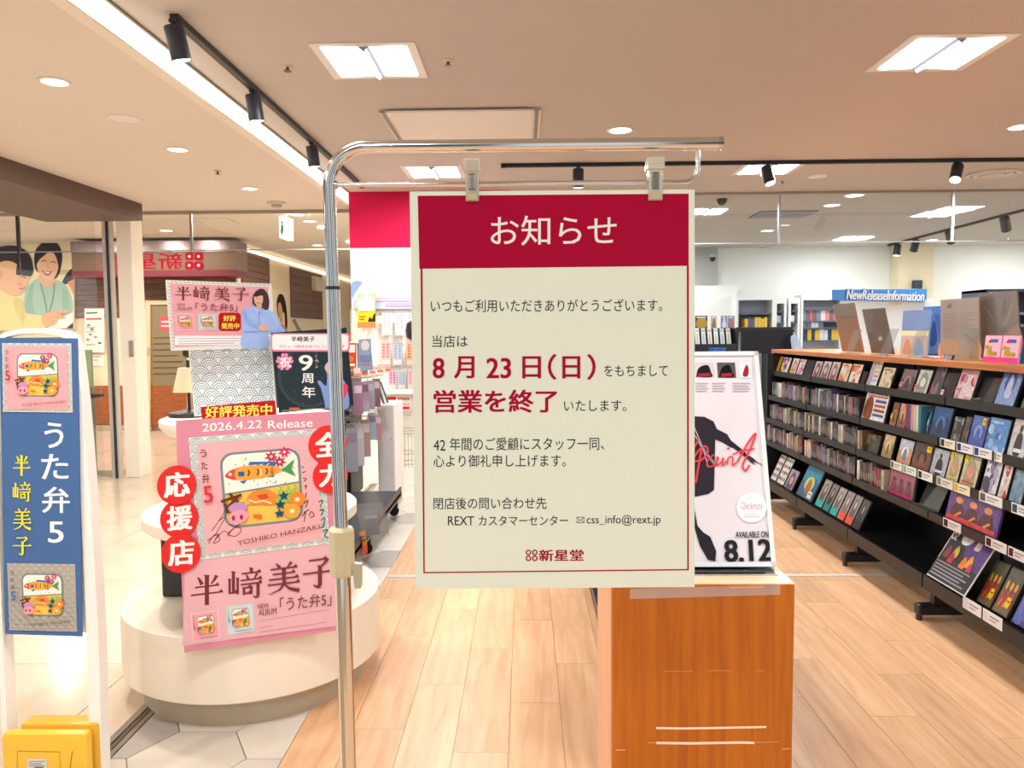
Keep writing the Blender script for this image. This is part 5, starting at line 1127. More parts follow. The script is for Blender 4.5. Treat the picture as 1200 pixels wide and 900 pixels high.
for k, (py, l) in enumerate(((29, 'black spot head nearest the viewer on the cove side track'), (112, 'middle black spot head on the cove side track'), (174, 'black spot head beside the pole bend on the cove side track'))):
    q = at_Z(213, py - 4, zt); spot((xt, q.y, zt), (.14, .18, -1) if k == 0 else (.1, .1, -1), l, (45, 30, 10)[k])
a, b = at_Z(590, 192, ZC), at_Z(1205, 187, ZC)
track((a.x, a.y, ZC), (b.x + 1, a.y, ZC), 'long black ceiling light track crossing above the record shelf')
for k, (px, aim, l, pw) in enumerate(((679, (0, .05, -1), 'upright black spot head above the notice on the long track', 40), (901, (.2, -.35, -1), 'black spot head before the square light on the long track', 70), (1120, (-.42, -.5, -1), 'tilted black spot head beside the round air diffuser on the long track', 90))):
    q = at_Z(px, 191, zt); spot((q.x, a.y, zt), aim, l, pw, .15, .045)
a, b = at_Z(1042, 286, ZC), at_Z(1215, 241, ZC)
track(a, b, 'black light track on the ceiling beyond the glass screen')
for k, (px, f_) in enumerate(((1055, .08), (1083, .24), (1119, .5), (1166, .84))):
    q = a.lerp(b, f_); spot((q.x, q.y, zt), ((-.1, .0, -1), (.0, .5, -1), (.5, .5, -.9), (.5, .5, -.9))[k], f'{nth(k + 1)} black spot head from the far end of the track beyond the glass', 0, .17, .055)
# AC cassette, vents, sprinklers, detectors, cameras
def ceil_quad(pts, z): return [at_Z(a, b, z) for a, b in pts]
q = ceil_quad(((448, 128), (636, 128), (629, 163), (462, 163)), ZC); x0 = (q[0].x + q[3].x) / 2; x1 = (q[1].x + q[2].x) / 2; y0 = (q[2].y + q[3].y) / 2; y1 = (q[0].y + q[1].y) / 2
t = thing('air_conditioner', 'flat white ceiling air conditioner panel above the top rail', 'air conditioner', ((x0 + x1) / 2, (y0 + y1) / 2, ZC - .02))
G().bbox((x0, y0, ZC - .016), (x1, y1, ZC - .001), 'e9e1d6', .004).build('panel', SATIN, t)
G().bbox((x0 + .05, y0 + .14, ZC - .024), (x1 - .05, y1 - .03, ZC - .014), 'ece5db', .004).build('flap', SATIN, t)
G().box((x0 + .012, y0 + .02, ZC - .019), (x0 + .035, y1 - .02, ZC - .015), '8d857c').build('slot', SATIN, t); G().box((x1 - .035, y0 + .02, ZC - .019), (x1 - .012, y1 - .02, ZC - .015), '8d857c').build('slot', SATIN, t); G().box((x0 + .05, y0 + .118, ZC - .019), (x1 - .05, y0 + .13, ZC - .015), '8d857c').build('slot', SATIN, t)
def diffuser(px, py, r, label):
    c = at_Z(px, py, ZC); t = thing('air_diffuser', label, 'vent', (c.x, c.y, ZC - .03)); c = Vector((c.x, c.y, 0))
    for k, (a, b) in enumerate(((1, .8), (.72, .5), (.42, .16))): G().lathe(c, [(r * a, ZC - .001), (r * a, ZC - .012 - .004 * k), (r * (a + b) / 2, ZC - .022), (r * b, ZC - .001)], 'd5cfc8', 36).build('ring', SATIN, t, True)
    G().lathe(c, [(r * .98, ZC - .0015), (r * .9, ZC - .004)], '6a6560', 36).build('throat', SATIN, t)
diffuser(1164, 203.5, .22, 'round ringed air diffuser at the right end of the shop ceiling'); diffuser(911, 290, .28, 'round ringed air diffuser beyond the glass screen')
q = ceil_quad(((892, 247), (958, 247), (940, 255), (884, 255)), ZC)
G_ = G().box((q[0].x, q[3].y, ZC - .012), (q[1].x, q[0].y, ZC - .001), '8e8a92'); tag(G_.build('air_grille', SATIN), 'grey rectangular air grille beyond the glass screen', 'vent')
q = ceil_quad(((232, 256), (266, 255), (283, 262), (238, 262)), ZF)
t = thing('access_hatch', 'thin lined square access hatch in the mall ceiling beyond the glass', 'hatch', q[0]); x0, x1, y0, y1 = q[3].x, q[2].x, q[3].y, q[0].y
G().box((x0, y0, ZF - .005), (x1, y1, ZF - .001), 'b9a68c').build('edge', SATIN, t); G().box((x0 + .02, y0 + .03, ZF - .006), (x1 - .02, y1 - .03, ZF - .002), 'e6dacd').build('door', MATTE, t)
for px, py, z, l in ((525, 71, ZC, 'small sprinkler head right of the front ceiling light'), (917, 211, ZC, 'small sprinkler head beside the square light behind the track'), (255, 200, ZM, 'small sprinkler head in the mall ceiling'), (337, 77, ZC, 'tiny sprinkler head beside the cove side track')):
    c = at_Z(px, py, z); t = thing('sprinkler', l, 'sprinkler', (c.x, c.y, z - .03))
    G().lathe((c.x, c.y, z), [(.03, -.001), (.028, -.006), (.012, -.008)], 'd9d2c6', 18).build('plate', SATIN, t, True); G().lathe((c.x, c.y, z), [(.008, -.008), (.008, -.025), (.02, -.027), (.02, -.030)], '6c665e', 12).build('head', METAL, t, True)
c = at_Z(324, 237, ZM); t = thing('smoke_detector', 'round smoke detector on the mall ceiling before the glass screen', 'detector', (c.x, c.y, ZM - .05))
G().lathe((c.x, c.y, ZM), [(.09, -.001), (.085, -.018), (.05, -.022)], 'd8cdbd', 28).build('base', PLAST, t, True); G().lathe((c.x, c.y, ZM), [(.05, -.022), (.045, -.045), (.02, -.05)], 'a89c8c', 24).build('sensor', PLAST, t, True)
c = at_Z(846, 233, ZC); t = thing('dome_camera', 'black dome camera on the ceiling just before the glass screen', 'camera', (c.x, c.y, ZC - .06))
G().lathe((c.x, c.y, ZC), [(.055, -.001), (.055, -.02)], '3a3d44', 24).build('collar', PLAST, t, True); G().lathe((c.x, c.y, ZC), [(.05, -.02), (.045, -.045), (.03, -.062), (.008, -.07)], '14151a', 24).build('dome', PLAST, t, True)
c = at_Y(835, 305, 12.6); t = thing('dome_camera', 'dark dome camera in the grey recess at the back of the shop', 'camera', c)
G().box((c.x - .02, c.y - .02, c.z + .06), (c.x + .02, 12.9, c.z + .1), 'b8b8b8').build('wall_arm', PLAST, t)
G().lathe((c.x, c.y, c.z), [(.05, .08), (.05, .05)], 'c8c8c8', 20).build('collar', PLAST, t, True); G().lathe((c.x, c.y, c.z), [(.045, .05), (.04, 0), (.02, -.02)], '2a2b30', 20).build('dome', PLAST, t, True)
c = at_Y(335.5, 268, 9.2); hh = .125; t = thing('exit_sign', 'narrow green and white lit exit sign hanging in the mall walk', 'sign', c)
G().box((c.x - .035, c.y - .16, c.z - hh), (c.x + .035, c.y + .16, c.z + hh), 'dff5ee').build('lamp_box', EXITM, t)
p = Print(*(lambda q: (lambda a, b: q[0](a, b), q[1]))(quad_f((c.x - .035, c.y - .161, c.z + hh), (c.x + .035, c.y - .161, c.z + hh), (c.x - .035, c.y - .161, c.z - hh))), .0005, .001); p.ell(.5, .3, .16, .06, '1d7a60', 10); p.spl([(.3, .8), (.4, .42), (.65, .4), (.7, .62), (.55, .82)], '1d7a60'); p.build('running_figure_print', t)
G().tube([c + Vector((0, 0, hh)), Vector((c.x, c.y, ZF))], .006, 'b0a898').build('rod', METAL, t)

# ================================================================== LEFT GONDOLA WITH HANGING PACKS, WALL DISPLAY
gl = thing('hook_gondola', 'black gondola with wire hooks and a low shelf behind the round platform', 'shelf', (-1.25, 5.2, 0))
G().box((-1.50, 4.0, .12), (-1.46, 6.80, 1.42), '1b1c20').build('back_panel', BLACK, gl)
G().bbox((-1.46, 4.0, .17), (-1.03, 6.28, .20), '3a3b40', .004).build('low_shelf', BLACK, gl)
G().bbox((-1.045, 4.0, .15), (-1.03, 6.28, .235), '2b2c31', .003).build('shelf_lip', BLACK, gl)
for k in range(6): G().obox((-1.46, 4.05, .42 + .075 * k), (0, 2.2, 0), (.02, 0, .0), (.012, 0, .05), '26272c').build('slat', BLACK, gl)
for y in (4.05, 5.15, 6.25):
    G().box((-1.47, y - .015, .05), (-1.44, y + .015, 1.45), '101114').build('upright', BLACK, gl)
    G().box((-1.46, y - .02, .07), (-1.06, y + .02, .15), '17181b').build('foot', BLACK, gl)
    G().tube([(-1.09, y - .012, .04), (-1.09, y + .012, .04)], .04, '121215', 20).build('caster', PLAST, gl, True)
rs = random.Random(21)
PACKS = ((419, 448, 12, 38, -1.20, 'violet plaid', '9a7088'), (427, 447, 11, 36, -1.20, 'lilac', 'b0a2bc'), (434, 446, 10, 34, -1.2, 'grey', 'a4a2ac'), (441, 444, 9, 33, -1.2, 'plum', '8a6470'),
         (412, 502, 14, 52, -1.22, 'slate', '8a8e98'), (421, 497, 11, 50, -1.22, 'pale', 'b4b2b8'), (429, 492, 10, 44, -1.22, 'peach', 'a88c84'), (436, 484, 10, 32, -1.2, 'sky labelled', '9ab0c8'), (443, 486, 8, 30, -1.2, 'rose', 'c08a94'))
for k, (px, py, w_, h_, X, nm, c_) in enumerate(PACKS):
    q = at_X(px, py, X); sc = q.y / F; w2, hh = w_ * sc / 2, h_ * sc; t = thing('hanging_pack', f'{nm} accessory pack hanging on the {"upper" if k < 4 else "lower"} hook row of the gondola', 'pack', (q.x, q.y, q.z - hh), 'packs on the gondola hooks')
    a = math.radians(20 + 12 * rs.random()); u = Vector((math.cos(a), math.sin(a), 0)); v = Vector((-math.sin(a), math.cos(a), 0))
    G().obox(q - u * w2 - Vector((0, 0, hh)), u * 2 * w2, v * .018, (0, 0, hh), c_).build('case', GLOSS, t)
    G().obox(q - u * w2 * .9 - Vector((0, 0, .0)), u * 1.8 * w2, v * .002, (0, 0, .035), 'c8c8cc').build('header_card', WRAP, t)
    f, n = quad_f(q - u * w2, q + u * w2, q - u * w2 - Vector((0, 0, hh))); n = -n if n.y > 0 else n; p = Print(f, n, .0004, .0008)
    p.rect(.12, .1, .88, .34, ('c8c0c8', '8a7a8a', 'c4c4cc')[k % 3]); p.build('pack_print', t)
    G().tube([(-1.46, q.y + .005, q.z + .03), (q.x + .05, q.y + .005, q.z + .03), (q.x + .06, q.y + .005, q.z + .045)], .003, 'd8d8da', 8).build('hook', CHROME, t)
for k in range(5):
    q = at_X(418 + 9 * k, 441 - 1.5 * k, -1.16); t = thing('hook_tag', f'small orange tipped tag on the upper hook row, {nth(5 - k)} from the far end', 'tag', q, 'tags on the upper hooks'); 
    G().obox(q + Vector((-.02, 0, 0)), (.045, .005, 0), (0, .003, 0), (0, 0, .06), 'e8c8b8').build('card', PAPER, t); G().obox(q + Vector((-.02, -.002, 0)), (.045, .005, 0), (0, .003, 0), (0, 0, .02), 'e8825a').build('orange_tip', PAPER, t); G().tube([q + Vector((0, .004, .03)), Vector((-1.46, q.y + .004, q.z + .03))], .003, 'd8d8da', 8).build('hook', CHROME, t)
def flat(name, label, cat, pts, Y, col, d=.008, group=None, fn=None, m=None):
    """thin upright card: pts = TL, TR, BR, BL in photo measure, standing at depth Y"""
    P_ = [at_Y(a, b, Y) for a, b in pts]; t = thing(name, label, cat, (P_[2] + P_[3]) / 2, group)
    G().prism(P_, (0, d, 0), col).build('sheet', PAPER, t)
    if fn:
        p = Print(lambda a, b: at_Y(a, b, Y), (0, -1, 0), .0006, .001); fn(p); p.build('print', t, m or PAPER)
    return t
def a_(p):
    p.rect(405.5, 402, 417.5, 433, 'c8452e'); p.rect(407, 404, 416, 413, 'f4e4dc'); p.ell(411.5, 420.5, 3.4, 3.6, 'e07038'); p.rect(407, 426, 416, 429, 'f4e4dc')
flat('poster', 'red and white price poster on top of the hook gondola', 'poster', ((404, 401), (418, 399), (419, 432), (406, 435)), 5.3, 'f0e4de', fn=a_)
flat('poster', 'grey blue picture poster on top of the hook gondola', 'poster', ((420, 398), (434, 397), (437, 433), (420, 436)), 5.5, '8a97b0', fn=lambda p: (p.ell(428, 405, 5, 6, 'c8c4c4', 16), p.rect(422, 416, 435, 424, '7080a4'), p.line([(424, 426), (434, 428)], 1, 'c86a5a')))
t = flat('cd_case', 'pale striped CD case leaning at the far end of the hook rows', 'CD', ((440, 449), (446, 447), (455, 472), (449, 474)), 6.2, '5a6068', .03, fn=lambda p: p.poly([(443, 448.5), (445.5, 448), (453.5, 472), (451, 473)], 'e8ecee'))
q = at_Z(445, 608, .205); t = thing('clear_box', 'clear empty plastic box tilted on the low shelf of the hook gondola', 'box', q)
u = Vector((.16, .05, .0)); v = Vector((-.05, .2, 0)); w = Vector((-.03, .03, .17)); o = at_Z(424, 632, .23)
for nm, a, b, c_ in (('front', o, u, w), ('side', o + u, v, w), ('side', o, v, w), ('back', o + v, u, w)): G().obox(a, b, c_, (b.cross(c_)).normalized() * .003, 'cfd2d4').build(nm, WRAP, t)
G().obox(o + u * .2 + v * .3 + Vector((0, 0, .004)), u * .5, v * .4, w * .6, '6a6a6c').build('insert', GLOSS, t)
t = flat('price_card', 'orange and yellow price card on the lip of the low gondola shelf', 'price card', ((421, 624), (428, 621), (431, 648), (424, 652)), at_X(426, 640, -1.026).y - .02, 'f0a02c', .002, fn=lambda p: (p.poly([(423, 640), (430.4, 638), (431, 648), (424, 652)], 'ee6a58'), p.line([(423, 630), (428, 628)], 1.4, '7a4a1a'), p.line([(423.5, 634), (428.5, 632)], 1.4, '7a4a1a')))
t = thing('white_cabinet', 'slim white cabinet at the far end of the hook gondola', 'cabinet', at_Y(455, 590, 6.5)); a, b = at_Y(444, 590, 6.5), at_Y(462, 474, 6.5)
G().bbox((a.x, 6.5, .02), (b.x, 6.95, b.z), 'e9e8e6', .006).build('body', SATIN, t); G().box((a.x + .01, 6.494, .08), (b.x - .01, 6.5, b.z - .02), 'dfdedd').build('door', SATIN, t)
for z in (.3, .6): G().lathe((b.x - .03, 6.49, z), [(.006, 0), (.006, .008)], '8a8a8a', 10).build('screw', METAL, t)
# the white grid wall
wd = thing('grid_wall', 'white wire display grid on the white wall below the red band', 'display', at_Y(450, 460, 7.58))
a, b = at_Y(413, 462, 7.585), at_Y(484, 362, 7.585)
for k in range(22): x = a.x + (b.x - a.x + .5) * k / 21; G().tube([(x, 7.585, .55), (x, 7.585, b.z)], .0025, 'f4f1ea', 5, False).build('wire', SATIN, wd)
for k in range(26): z = .55 + (b.z - .55) * k / 25; G().tube([(a.x, 7.588, z), (b.x + .5, 7.588, z)], .0025, 'f4f1ea', 5, False).build('wire', SATIN, wd)
def rb(p):
    for k, c_ in enumerate(('c8d4ee', 'f0c8c8', 'f2e6b8', 'c8e8d8', 'b8dcf0', 'd8c8ec')): p.line([(415 + 3 * k, 361), (425 + 2 * k, 347 + 1.4 * k), (445, 337 + 2.4 * k), (470, 335.5 + 2.4 * k), (490, 340 + 2.4 * k)], 2.6, c_, True)
    p.rect(437, 348, 484, 353, 'eeb4c8'); p.rect(452, 355, 484, 359, 'eaa8c0'); p.spl([(412.5, 331), (424, 330.5), (416, 342), (412.5, 350)], '7f98d8')
flat('header_sign', 'pale rainbow header sign above the grid wall', 'sign', ((412, 330), (492, 329.5), (492, 362), (412, 362)), 7.55, 'b9c6e8', .02, fn=rb)
flat('card', 'white card with green border on the grid wall', 'card', ((418.5, 345), (440, 344.5), (440, 365), (418.5, 365)), 7.5, 'a4d478', fn=lambda p: (p.rect(420, 349.5, 438.6, 363.5, 'f2f6ea'), p.ell(430, 347.6, 7, 1.6, 'f6faf2'), p.line([(422, 354), (436, 354)], .8, 'e0a0a8'), p.line([(422, 359), (434, 359)], .8, 'b8c8a8')))
flat('card', 'yellow and orange card with black figure on the grid wall', 'card', ((419, 366), (440, 365.5), (440, 384), (419, 384)), 7.5, 'f2c42e', fn=lambda p: (p.rect(419, 377.5, 440, 384, 'f08048'), p.poly([(431, 377), (433, 371), (436, 374), (438, 368), (440, 367), (440, 377)], '2c2a22'), p.line([(421, 371), (429, 371)], 1.2, '7a5a14'), p.line([(421, 374), (427, 374)], 1.2, '7a5a14')))
def bag(x0, y0, x1, y1, c1, c2, label):
    def f_(p):
        for i in range(2):
            for j in range(5): x = x0 + (x1 - x0) * (.3 + .4 * i); y = y0 + (y1 - y0) * (.1 + .13 * j); p.ell(x, y, (x1 - x0) * .13, (y1 - y0) * .045, c2, 8); p.k -= 1
        p.k += 1; p.rect(x0 + 1, y1 - (y1 - y0) * .24, x1 - 1, y1 - 1, 'd8d2cc')
    flat('goods_pack', label, 'pack', ((x0, y0), (x1, y0), (x1, y1), (x0, y1)), 7.52, c1, .015, 'packs on the grid wall', f_)
for r_, row in enumerate((((448, 367, 459, 393, 'f0e6ea', 'e0a8c0'), (463, 367, 474, 393, 'eeeaf0', 'a8a4cc'), (477, 367, 487, 392, 'f4e2e8', 'e0a0b8')), ((446, 401, 458, 428, 'f2b4ac', 'd8707c'), (460, 403, 472, 428, 'b4bccc', '8a96b0'), (476, 402, 487, 428, 'e8b08c', 'c87058')), ((455, 435, 465, 456, 'e8b4c4', 'b04878'), (466, 435, 476, 456, 'b8c8d4', '90a8bc'), (478, 435, 488, 456, 'f0c0cc', 'd88aa0')))):
    for k, v in enumerate(row): bag(*v, f'{("pale pink lilac white", "coral slate orange", "magenta steel rose")[r_].split()[k]} goods pack in the {("upper", "middle", "lower")[r_]} row of the grid wall')
a, b = at_Y(441, 462, 7.45), at_Y(492, 456.5, 7.45); tag(G().box((a.x, 7.42, a.z), (b.x, 7.58, b.z), 'f6f2ea').build('wall_shelf', SATIN), 'narrow white shelf below the packs of the grid wall', 'shelf')
flat('notice_card', 'white notice card with red lettering below the white wall shelf', 'card', ((452, 463.5), (482, 463), (482, 481), (452, 481)), 7.5, 'f6f2ee', fn=lambda p: (p.rect(453.5, 465, 464, 470, 'd8383c'), p.rect(466, 465.5, 480, 469, 'e88a8a'), p.rect(454, 473, 480, 474.5, 'e8a0a0'), p.rect(465, 476.5, 480, 479.5, 'd8383c')))
q = at_Y(482, 387, 7.3); t = thing('pouch', 'black rounded pouch hanging at the edge of the grid wall, half hidden by the notice', 'bag', q)
g = G(); g.lathe(q + Vector((.03, 0, -.1)), [(.03, 0), (.075, .03), (.085, .1), (.07, .17), (.02, .2)], '1b1a1e', 24); g.build('body', PLAST, t, True); G().tube([q + Vector((.03, 0, .1)), q + Vector((.03, .2, .14))], .006, '26262a').build('strap', PLAST, t)
a, b = at_Y(464, 560, 7.3), at_Y(490, 508, 7.3); t = thing('wire_basket', 'tall chrome wire basket standing by the white wall', 'basket', (a.x, 7.4, 0))
for k in range(8):
    x = a.x + (b.x - a.x) * k / 7; G().tube([(x, 7.28, at_Y(464, 548, 7.3).z), (x, 7.28, b.z)], .004, 'c9c9c6', 6).build('wire', CHROME, t)
for z in (b.z, (b.z + .4) / 2 + .1, .35, .25): G().tube([(a.x, 7.28, z), (b.x, 7.28, z), (b.x, 7.5, z), (a.x, 7.5, z), (a.x, 7.28, z)], .005, 'c9c9c6', 6).build('rim', CHROME, t)
for x in (a.x, b.x):
    for y in (7.28, 7.5): G().tube([(x, y, 0), (x, y, b.z)], .007, 'b9b9b6', 8).build('leg', CHROME, t)
# low black gondola behind the wooden box
t = thing('low_gondola', 'low black gondola hidden behind the wooden box and notice', 'shelf', (.62, 3.4, 0))
G().bbox((.42, 2.45, .05), (.80, 4.6, .62), '1c1d21', .006).build('body', BLACK, t); G().bbox((.36, 2.42, .03), (.80, 4.6, .10), '26272c', .006).build('base', BLACK, t); G().box((.355, 2.42, .095), (.375, 4.6, .125), '3c3e45').build('edge_strip', METAL, t)

# ================================================================== BACK OF THE SHOP
YC = 12.2
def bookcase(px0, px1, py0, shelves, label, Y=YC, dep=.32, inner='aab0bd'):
    a, b = at_Y(px0, py0, Y), at_Y(px1, py0, Y); t = thing('bookcase', label, 'bookcase', ((a.x + b.x) / 2, Y, 0)); w = .035
    for x in (a.x, b.x - w): G().box((x, Y, 0), (x + w, Y + dep, a.z), 'f2f4f2').build('side', SATIN, t)
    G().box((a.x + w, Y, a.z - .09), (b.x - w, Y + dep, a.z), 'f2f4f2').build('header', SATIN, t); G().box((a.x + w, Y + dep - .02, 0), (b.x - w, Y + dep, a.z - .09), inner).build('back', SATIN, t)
    zs = [at_Y(px0, y, Y).z for y in shelves] + [.5, .1]
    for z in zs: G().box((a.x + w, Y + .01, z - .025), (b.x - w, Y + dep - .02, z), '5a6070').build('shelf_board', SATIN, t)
    return a.x + w, b.x - w, zs
def books(x0, x1, z, hs, cols, where, Y=YC + .03, d=.2, w=(.05, .08)):
    rb_ = random.Random(int(abs(x0 * 977 + z * 131))); x = x0 + .01; k = 0
    while x < x1 - .05:
        nm, c_ = cols[min(k, len(cols) - 1)] if len(cols) > 6 else rb_.choice(cols); tw = w[0] + (w[1] - w[0]) * rb_.random(); h = hs * (.86 + .14 * rb_.random()); k += 1
        o = G().box((x, Y, z + .001), (x + tw - .004, Y + d, z + h), c_).build('book', SATIN); tag(o, f'{nm} book {where}, {nth(k)} from its left end', 'book', f'books {where}'); x += tw
x0, x1, zs = bookcase(863, 908, 345, (367, 386.5), 'white bookcase with yellow books on its second shelf')
books(x0 + .1, x1 - .02, zs[1], .2, (('yellow', 'e8b93a'), ('yellow', 'f0c84c'), ('violet', '6a5a8a'), ('cream', 'e8dcc4')), 'on the yellow bookcase shelf', w=(.04, .07))
x0, x1, zs = bookcase(908, 922, 349, (364.5, 378), 'narrow white bookcase beside the yellow book case'); books(x0, x1, zs[1], .12, (('pale blue', 'b8c0d0'), ('white', 'e4e6ea')), 'on the first narrow bookcase')
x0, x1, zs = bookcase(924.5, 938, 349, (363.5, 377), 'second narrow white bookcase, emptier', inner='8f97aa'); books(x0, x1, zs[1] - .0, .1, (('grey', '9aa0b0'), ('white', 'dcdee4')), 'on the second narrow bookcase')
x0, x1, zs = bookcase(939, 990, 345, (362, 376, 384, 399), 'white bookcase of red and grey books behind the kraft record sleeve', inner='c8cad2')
books(x0, x1, zs[1], .19, (('red', 'd8685e'), ('grey', '8a8a96'), ('rose', 'e08a80'), ('white', 'dcd8d8'), ('slate', '6a6c7c')), 'on the red bookcase upper shelf'); books(x0, x1, zs[3], .19, (('black', '2c2f3a'), ('navy', '3a4258'), ('white', 'd8dade'), ('yellow', 'e0b83a'), ('violet', '7c74a0')), 'on the red bookcase lower shelf')
books(x0, x0 + .35, zs[2], .09, (('white', 'e0e0e0'), ('grey', '7a7c88')), 'on the red bookcase middle shelf')
# magazine rack
RQ = at_Y(840, 411, 10.2).z - .122
YM = 10.6; t = thing('magazine_rack', 'black sloping magazine rack full of white magazines at the back', 'rack', at_Y(838, 414, YM) * Vector((1, 1, 0)))
a, b = at_Y(790, 406, YM), at_Y(863, 384, YM); zlo, zhi = a.z, at_Y(838, 384.5, YM).z
G().box((a.x, YM, 0), (b.x, YM + .5, zlo - .02), '20222a').build('base', BLACK, t); G().box((a.x, YM - .6, 0), (b.x, YM - .012, RQ), '20222a').build('front_ledge', BLACK, t); G().box((a.x, YM + .28, zlo - .02), (b.x, YM + .5, zhi), '24262e').build('riser', BLACK, t); G().box((a.x, YM - .01, zlo - .06), (b.x, YM + .02, zlo + .03), '2c2f38').build('lip', BLACK, t); G().box((b.x, YM, 0), (b.x + .03, YM + .5, zhi), '1c1e26').build('end_panel', BLACK, t)
for k in range(6):
    x = 816 + 7.4 * k; P_ = [at_Y(x + 1.5, 386, YM), at_Y(x + 6.4, 386, YM), at_Y(x + 5, 405, YM), at_Y(x, 405, YM)]; P_ = [v + Vector((0, .18 if i < 2 else .04, .012)) for i, v in enumerate(P_)]
    m_ = thing('magazine', f'white magazine in the lower tier of the rack, {nth(k + 1)} from the notice', 'magazine', (P_[2] + P_[3]) / 2, 'magazines on the back rack'); G().prism(P_, (0, .012, .002), ('eef0ec', 'dfe4e4', 'f0ece4')[k % 3]).build('cover', PAPER, m_)
    f, n = quad_f(P_[0], P_[1], P_[3]); n = -n if n.y > 0 else n; p = Print(f, n, .0008, .0015); p.rect(.1, .08, .9, .2, ('c8ccd4', 'b4bcc8', 'd0b4a8')[k % 3]); p.spl([(.2, .95), (.3, .4), (.6, .35), (.8, .95)], ('d4cfc4', 'c0c8cc', 'cbbfb0')[k % 3]); p.build('cover_print', m_)
for k, (x0_, x1_, c1, c2, l) in enumerate(((815, 829, '4a4a5c', 'c8a04a', 'dark'), (833, 840, 'd8c8b8', 'a8806a', 'tan'), (845, 852, '8a94cc', 'e8eaf4', 'lilac'), (853, 861, '9aa0ac', 'c87a7a', 'grey'))):
    q = flat('magazine', f'{l} picture magazine on the upper tier of the back rack', 'magazine', ((x0_, 370), (x1_, 370), (x1_, 384.5), (x0_, 384.5)), YM + .3, c1, .02, 'magazines on the back rack', lambda p: (p.spl([(x0_ + 1, 383), (x0_ + 3, 373), (x1_ - 3, 372), (x1_ - 1, 383)], c2), p.rect(x0_ + 1, 371, x1_ - 2, 372.5, 'e4e4ea')))
YD = 9.2; t = thing('flat_screen', 'wide black panel screen standing behind the far end of the record shelf', 'screen', at_Y(899, 414, YD) * Vector((1, 1, 0))); a, b = at_Y(869, 414, YD), at_Y(930.5, 386, YD)
G().bbox((a.x, YD, a.z), (b.x, YD + .06, b.z), '14151c', .008).build('screen', GLOSS, t); G().bbox((a.x - .05, YD + .06, b.z - .02), (b.x, YD + .1, b.z + .03), '23252e', .006).build('rear_case', PLAST, t); G().box(((a.x + b.x) / 2 - .05, YD + .02, 0), ((a.x + b.x) / 2 + .05, YD + .06, a.z), '202228').build('stem', BLACK, t); G().box((a.x + .15, YD - .1, 0), (b.x - .15, YD + .2, .02), '202228').build('foot', BLACK, t)
q = at_Y(934, 403, 9.0); t = thing('paper_bag', 'pale blue rounded bag hooked beside the black panel screen', 'bag', q)
G().prism([at_Y(a, b, 9.0) for a, b in spline([(929.5, 395), (933, 393), (937, 400), (940, 412), (932, 412), (930, 404)], 4)], (0, .08, 0), 'b9cbea').build('body', PAPER, t); G().tube([at_Y(931, 394, 9.04), at_Y(930, 390, 9.2)], .008, '9aaac8').build('strap', PAPER, t)
q = at_Y(840, 411, 10.2); t = thing('bin', 'small bright blue bin in front of the magazine rack', 'bin', (q.x, 10.2, q.z - .12)); G().lathe((q.x, 10.2, q.z - .12), [(.09, 0), (.11, .15)], '2a7ae0', 24).build('body', PLAST, t, True); G().lathe((q.x, 10.2, q.z + .02), [(.118, 0), (.118, .015)], '1c64c8', 24).build('rim', PLAST, t, True)
# new release board
YN2 = 9.6; t = thing('information_board', 'white board with blue header reading new release information', 'sign', at_Y(1040, 405, YN2) * Vector((1, 1, 0))); a, b = at_Y(984, 408, YN2), at_Y(1094, 351, YN2)
G().bbox((a.x, YN2, a.z), (b.x, YN2 + .04, b.z), 'f4f6f6', .006).build('panel', SATIN, t); c, d = at_Y(976, 352, YN2 - .02), at_Y(1086, 338.5, YN2 - .02); G().bbox((c.x, YN2 - .03, c.z), (d.x, YN2 + .02, d.z), '4a9ae0', .004).build('header', SATIN, t)
for x in (a.x + .1, b.x - .1): G().tube([(x, YN2 + .02, 0), (x, YN2 + .02, a.z)], .02, 'd0d2d4').build('leg', METAL, t)
p = Print(lambda a, b: at_Y(a, b, YN2 - .031), (0, -1, 0), .001, .001); p.text('NewReleaseInformation', 991.5, 338, 1085, 352, '2c78d0', .09, 2.0, -1.5); p.k += 3; p.text('NewReleaseInformation', 993, 339, 1084, 351, 'fbfdff', .035, 2.0, -1.5); p.build('header_lettering', t)
p = Print(lambda a, b: at_Y(a, b, YN2), (0, -1, 0), .001, .001); p.rect(1042, 354.5, 1057, 357.5, 'f0dc9a'); p.rect(984, 341, 991, 347, 'e8f0fa'); p.build('yellow_strip_print', t)
YG2 = 8.8; t = thing('open_cabinet', 'dark grey open cabinet behind the tallest record sleeves', 'cabinet', at_Y(1180, 420, YG2) * Vector((1, 1, 0))); a, b = at_Y(1154, 412, YG2), at_Y(1260, 338, YG2)
for x, w_ in ((a.x, .03), (b.x - .03, .03)): G().box((x, YG2, 0), (x + w_, YG2 + .5, b.z), '4c5566').build('side', SATIN, t)
G().box((a.x, YG2 - .005, b.z - .03), (b.x, YG2 + .5, b.z), '4a5364').build('top', SATIN, t); G().box((a.x + .03, YG2 + .46, 0), (b.x - .03, YG2 + .5, b.z - .03), '5d6a82').build('back', SATIN, t)
for py in (366, 380): z = at_Y(1180, py, YG2).z; G().box((a.x + .03, YG2 + .01, z - .03), (b.x - .03, YG2 + .46, z), '7c8698').build('shelf_board', SATIN, t)
G().box((a.x + .03, YG2 + .02, b.z - .25), (a.x + .14, YG2 + .45, b.z - .03), 'c8ccd4').build('side_lining', SATIN, t)
q = at_Y(1074, 335, 12.68); t = tag(G().bbox((q.x - .07, 12.62, q.z - .08), (q.x + .07, 12.7, q.z + .09), '3a4250', .01).build('wall_speaker', PLAST), 'small dark box on the cream pillar above the information board', 'speaker')

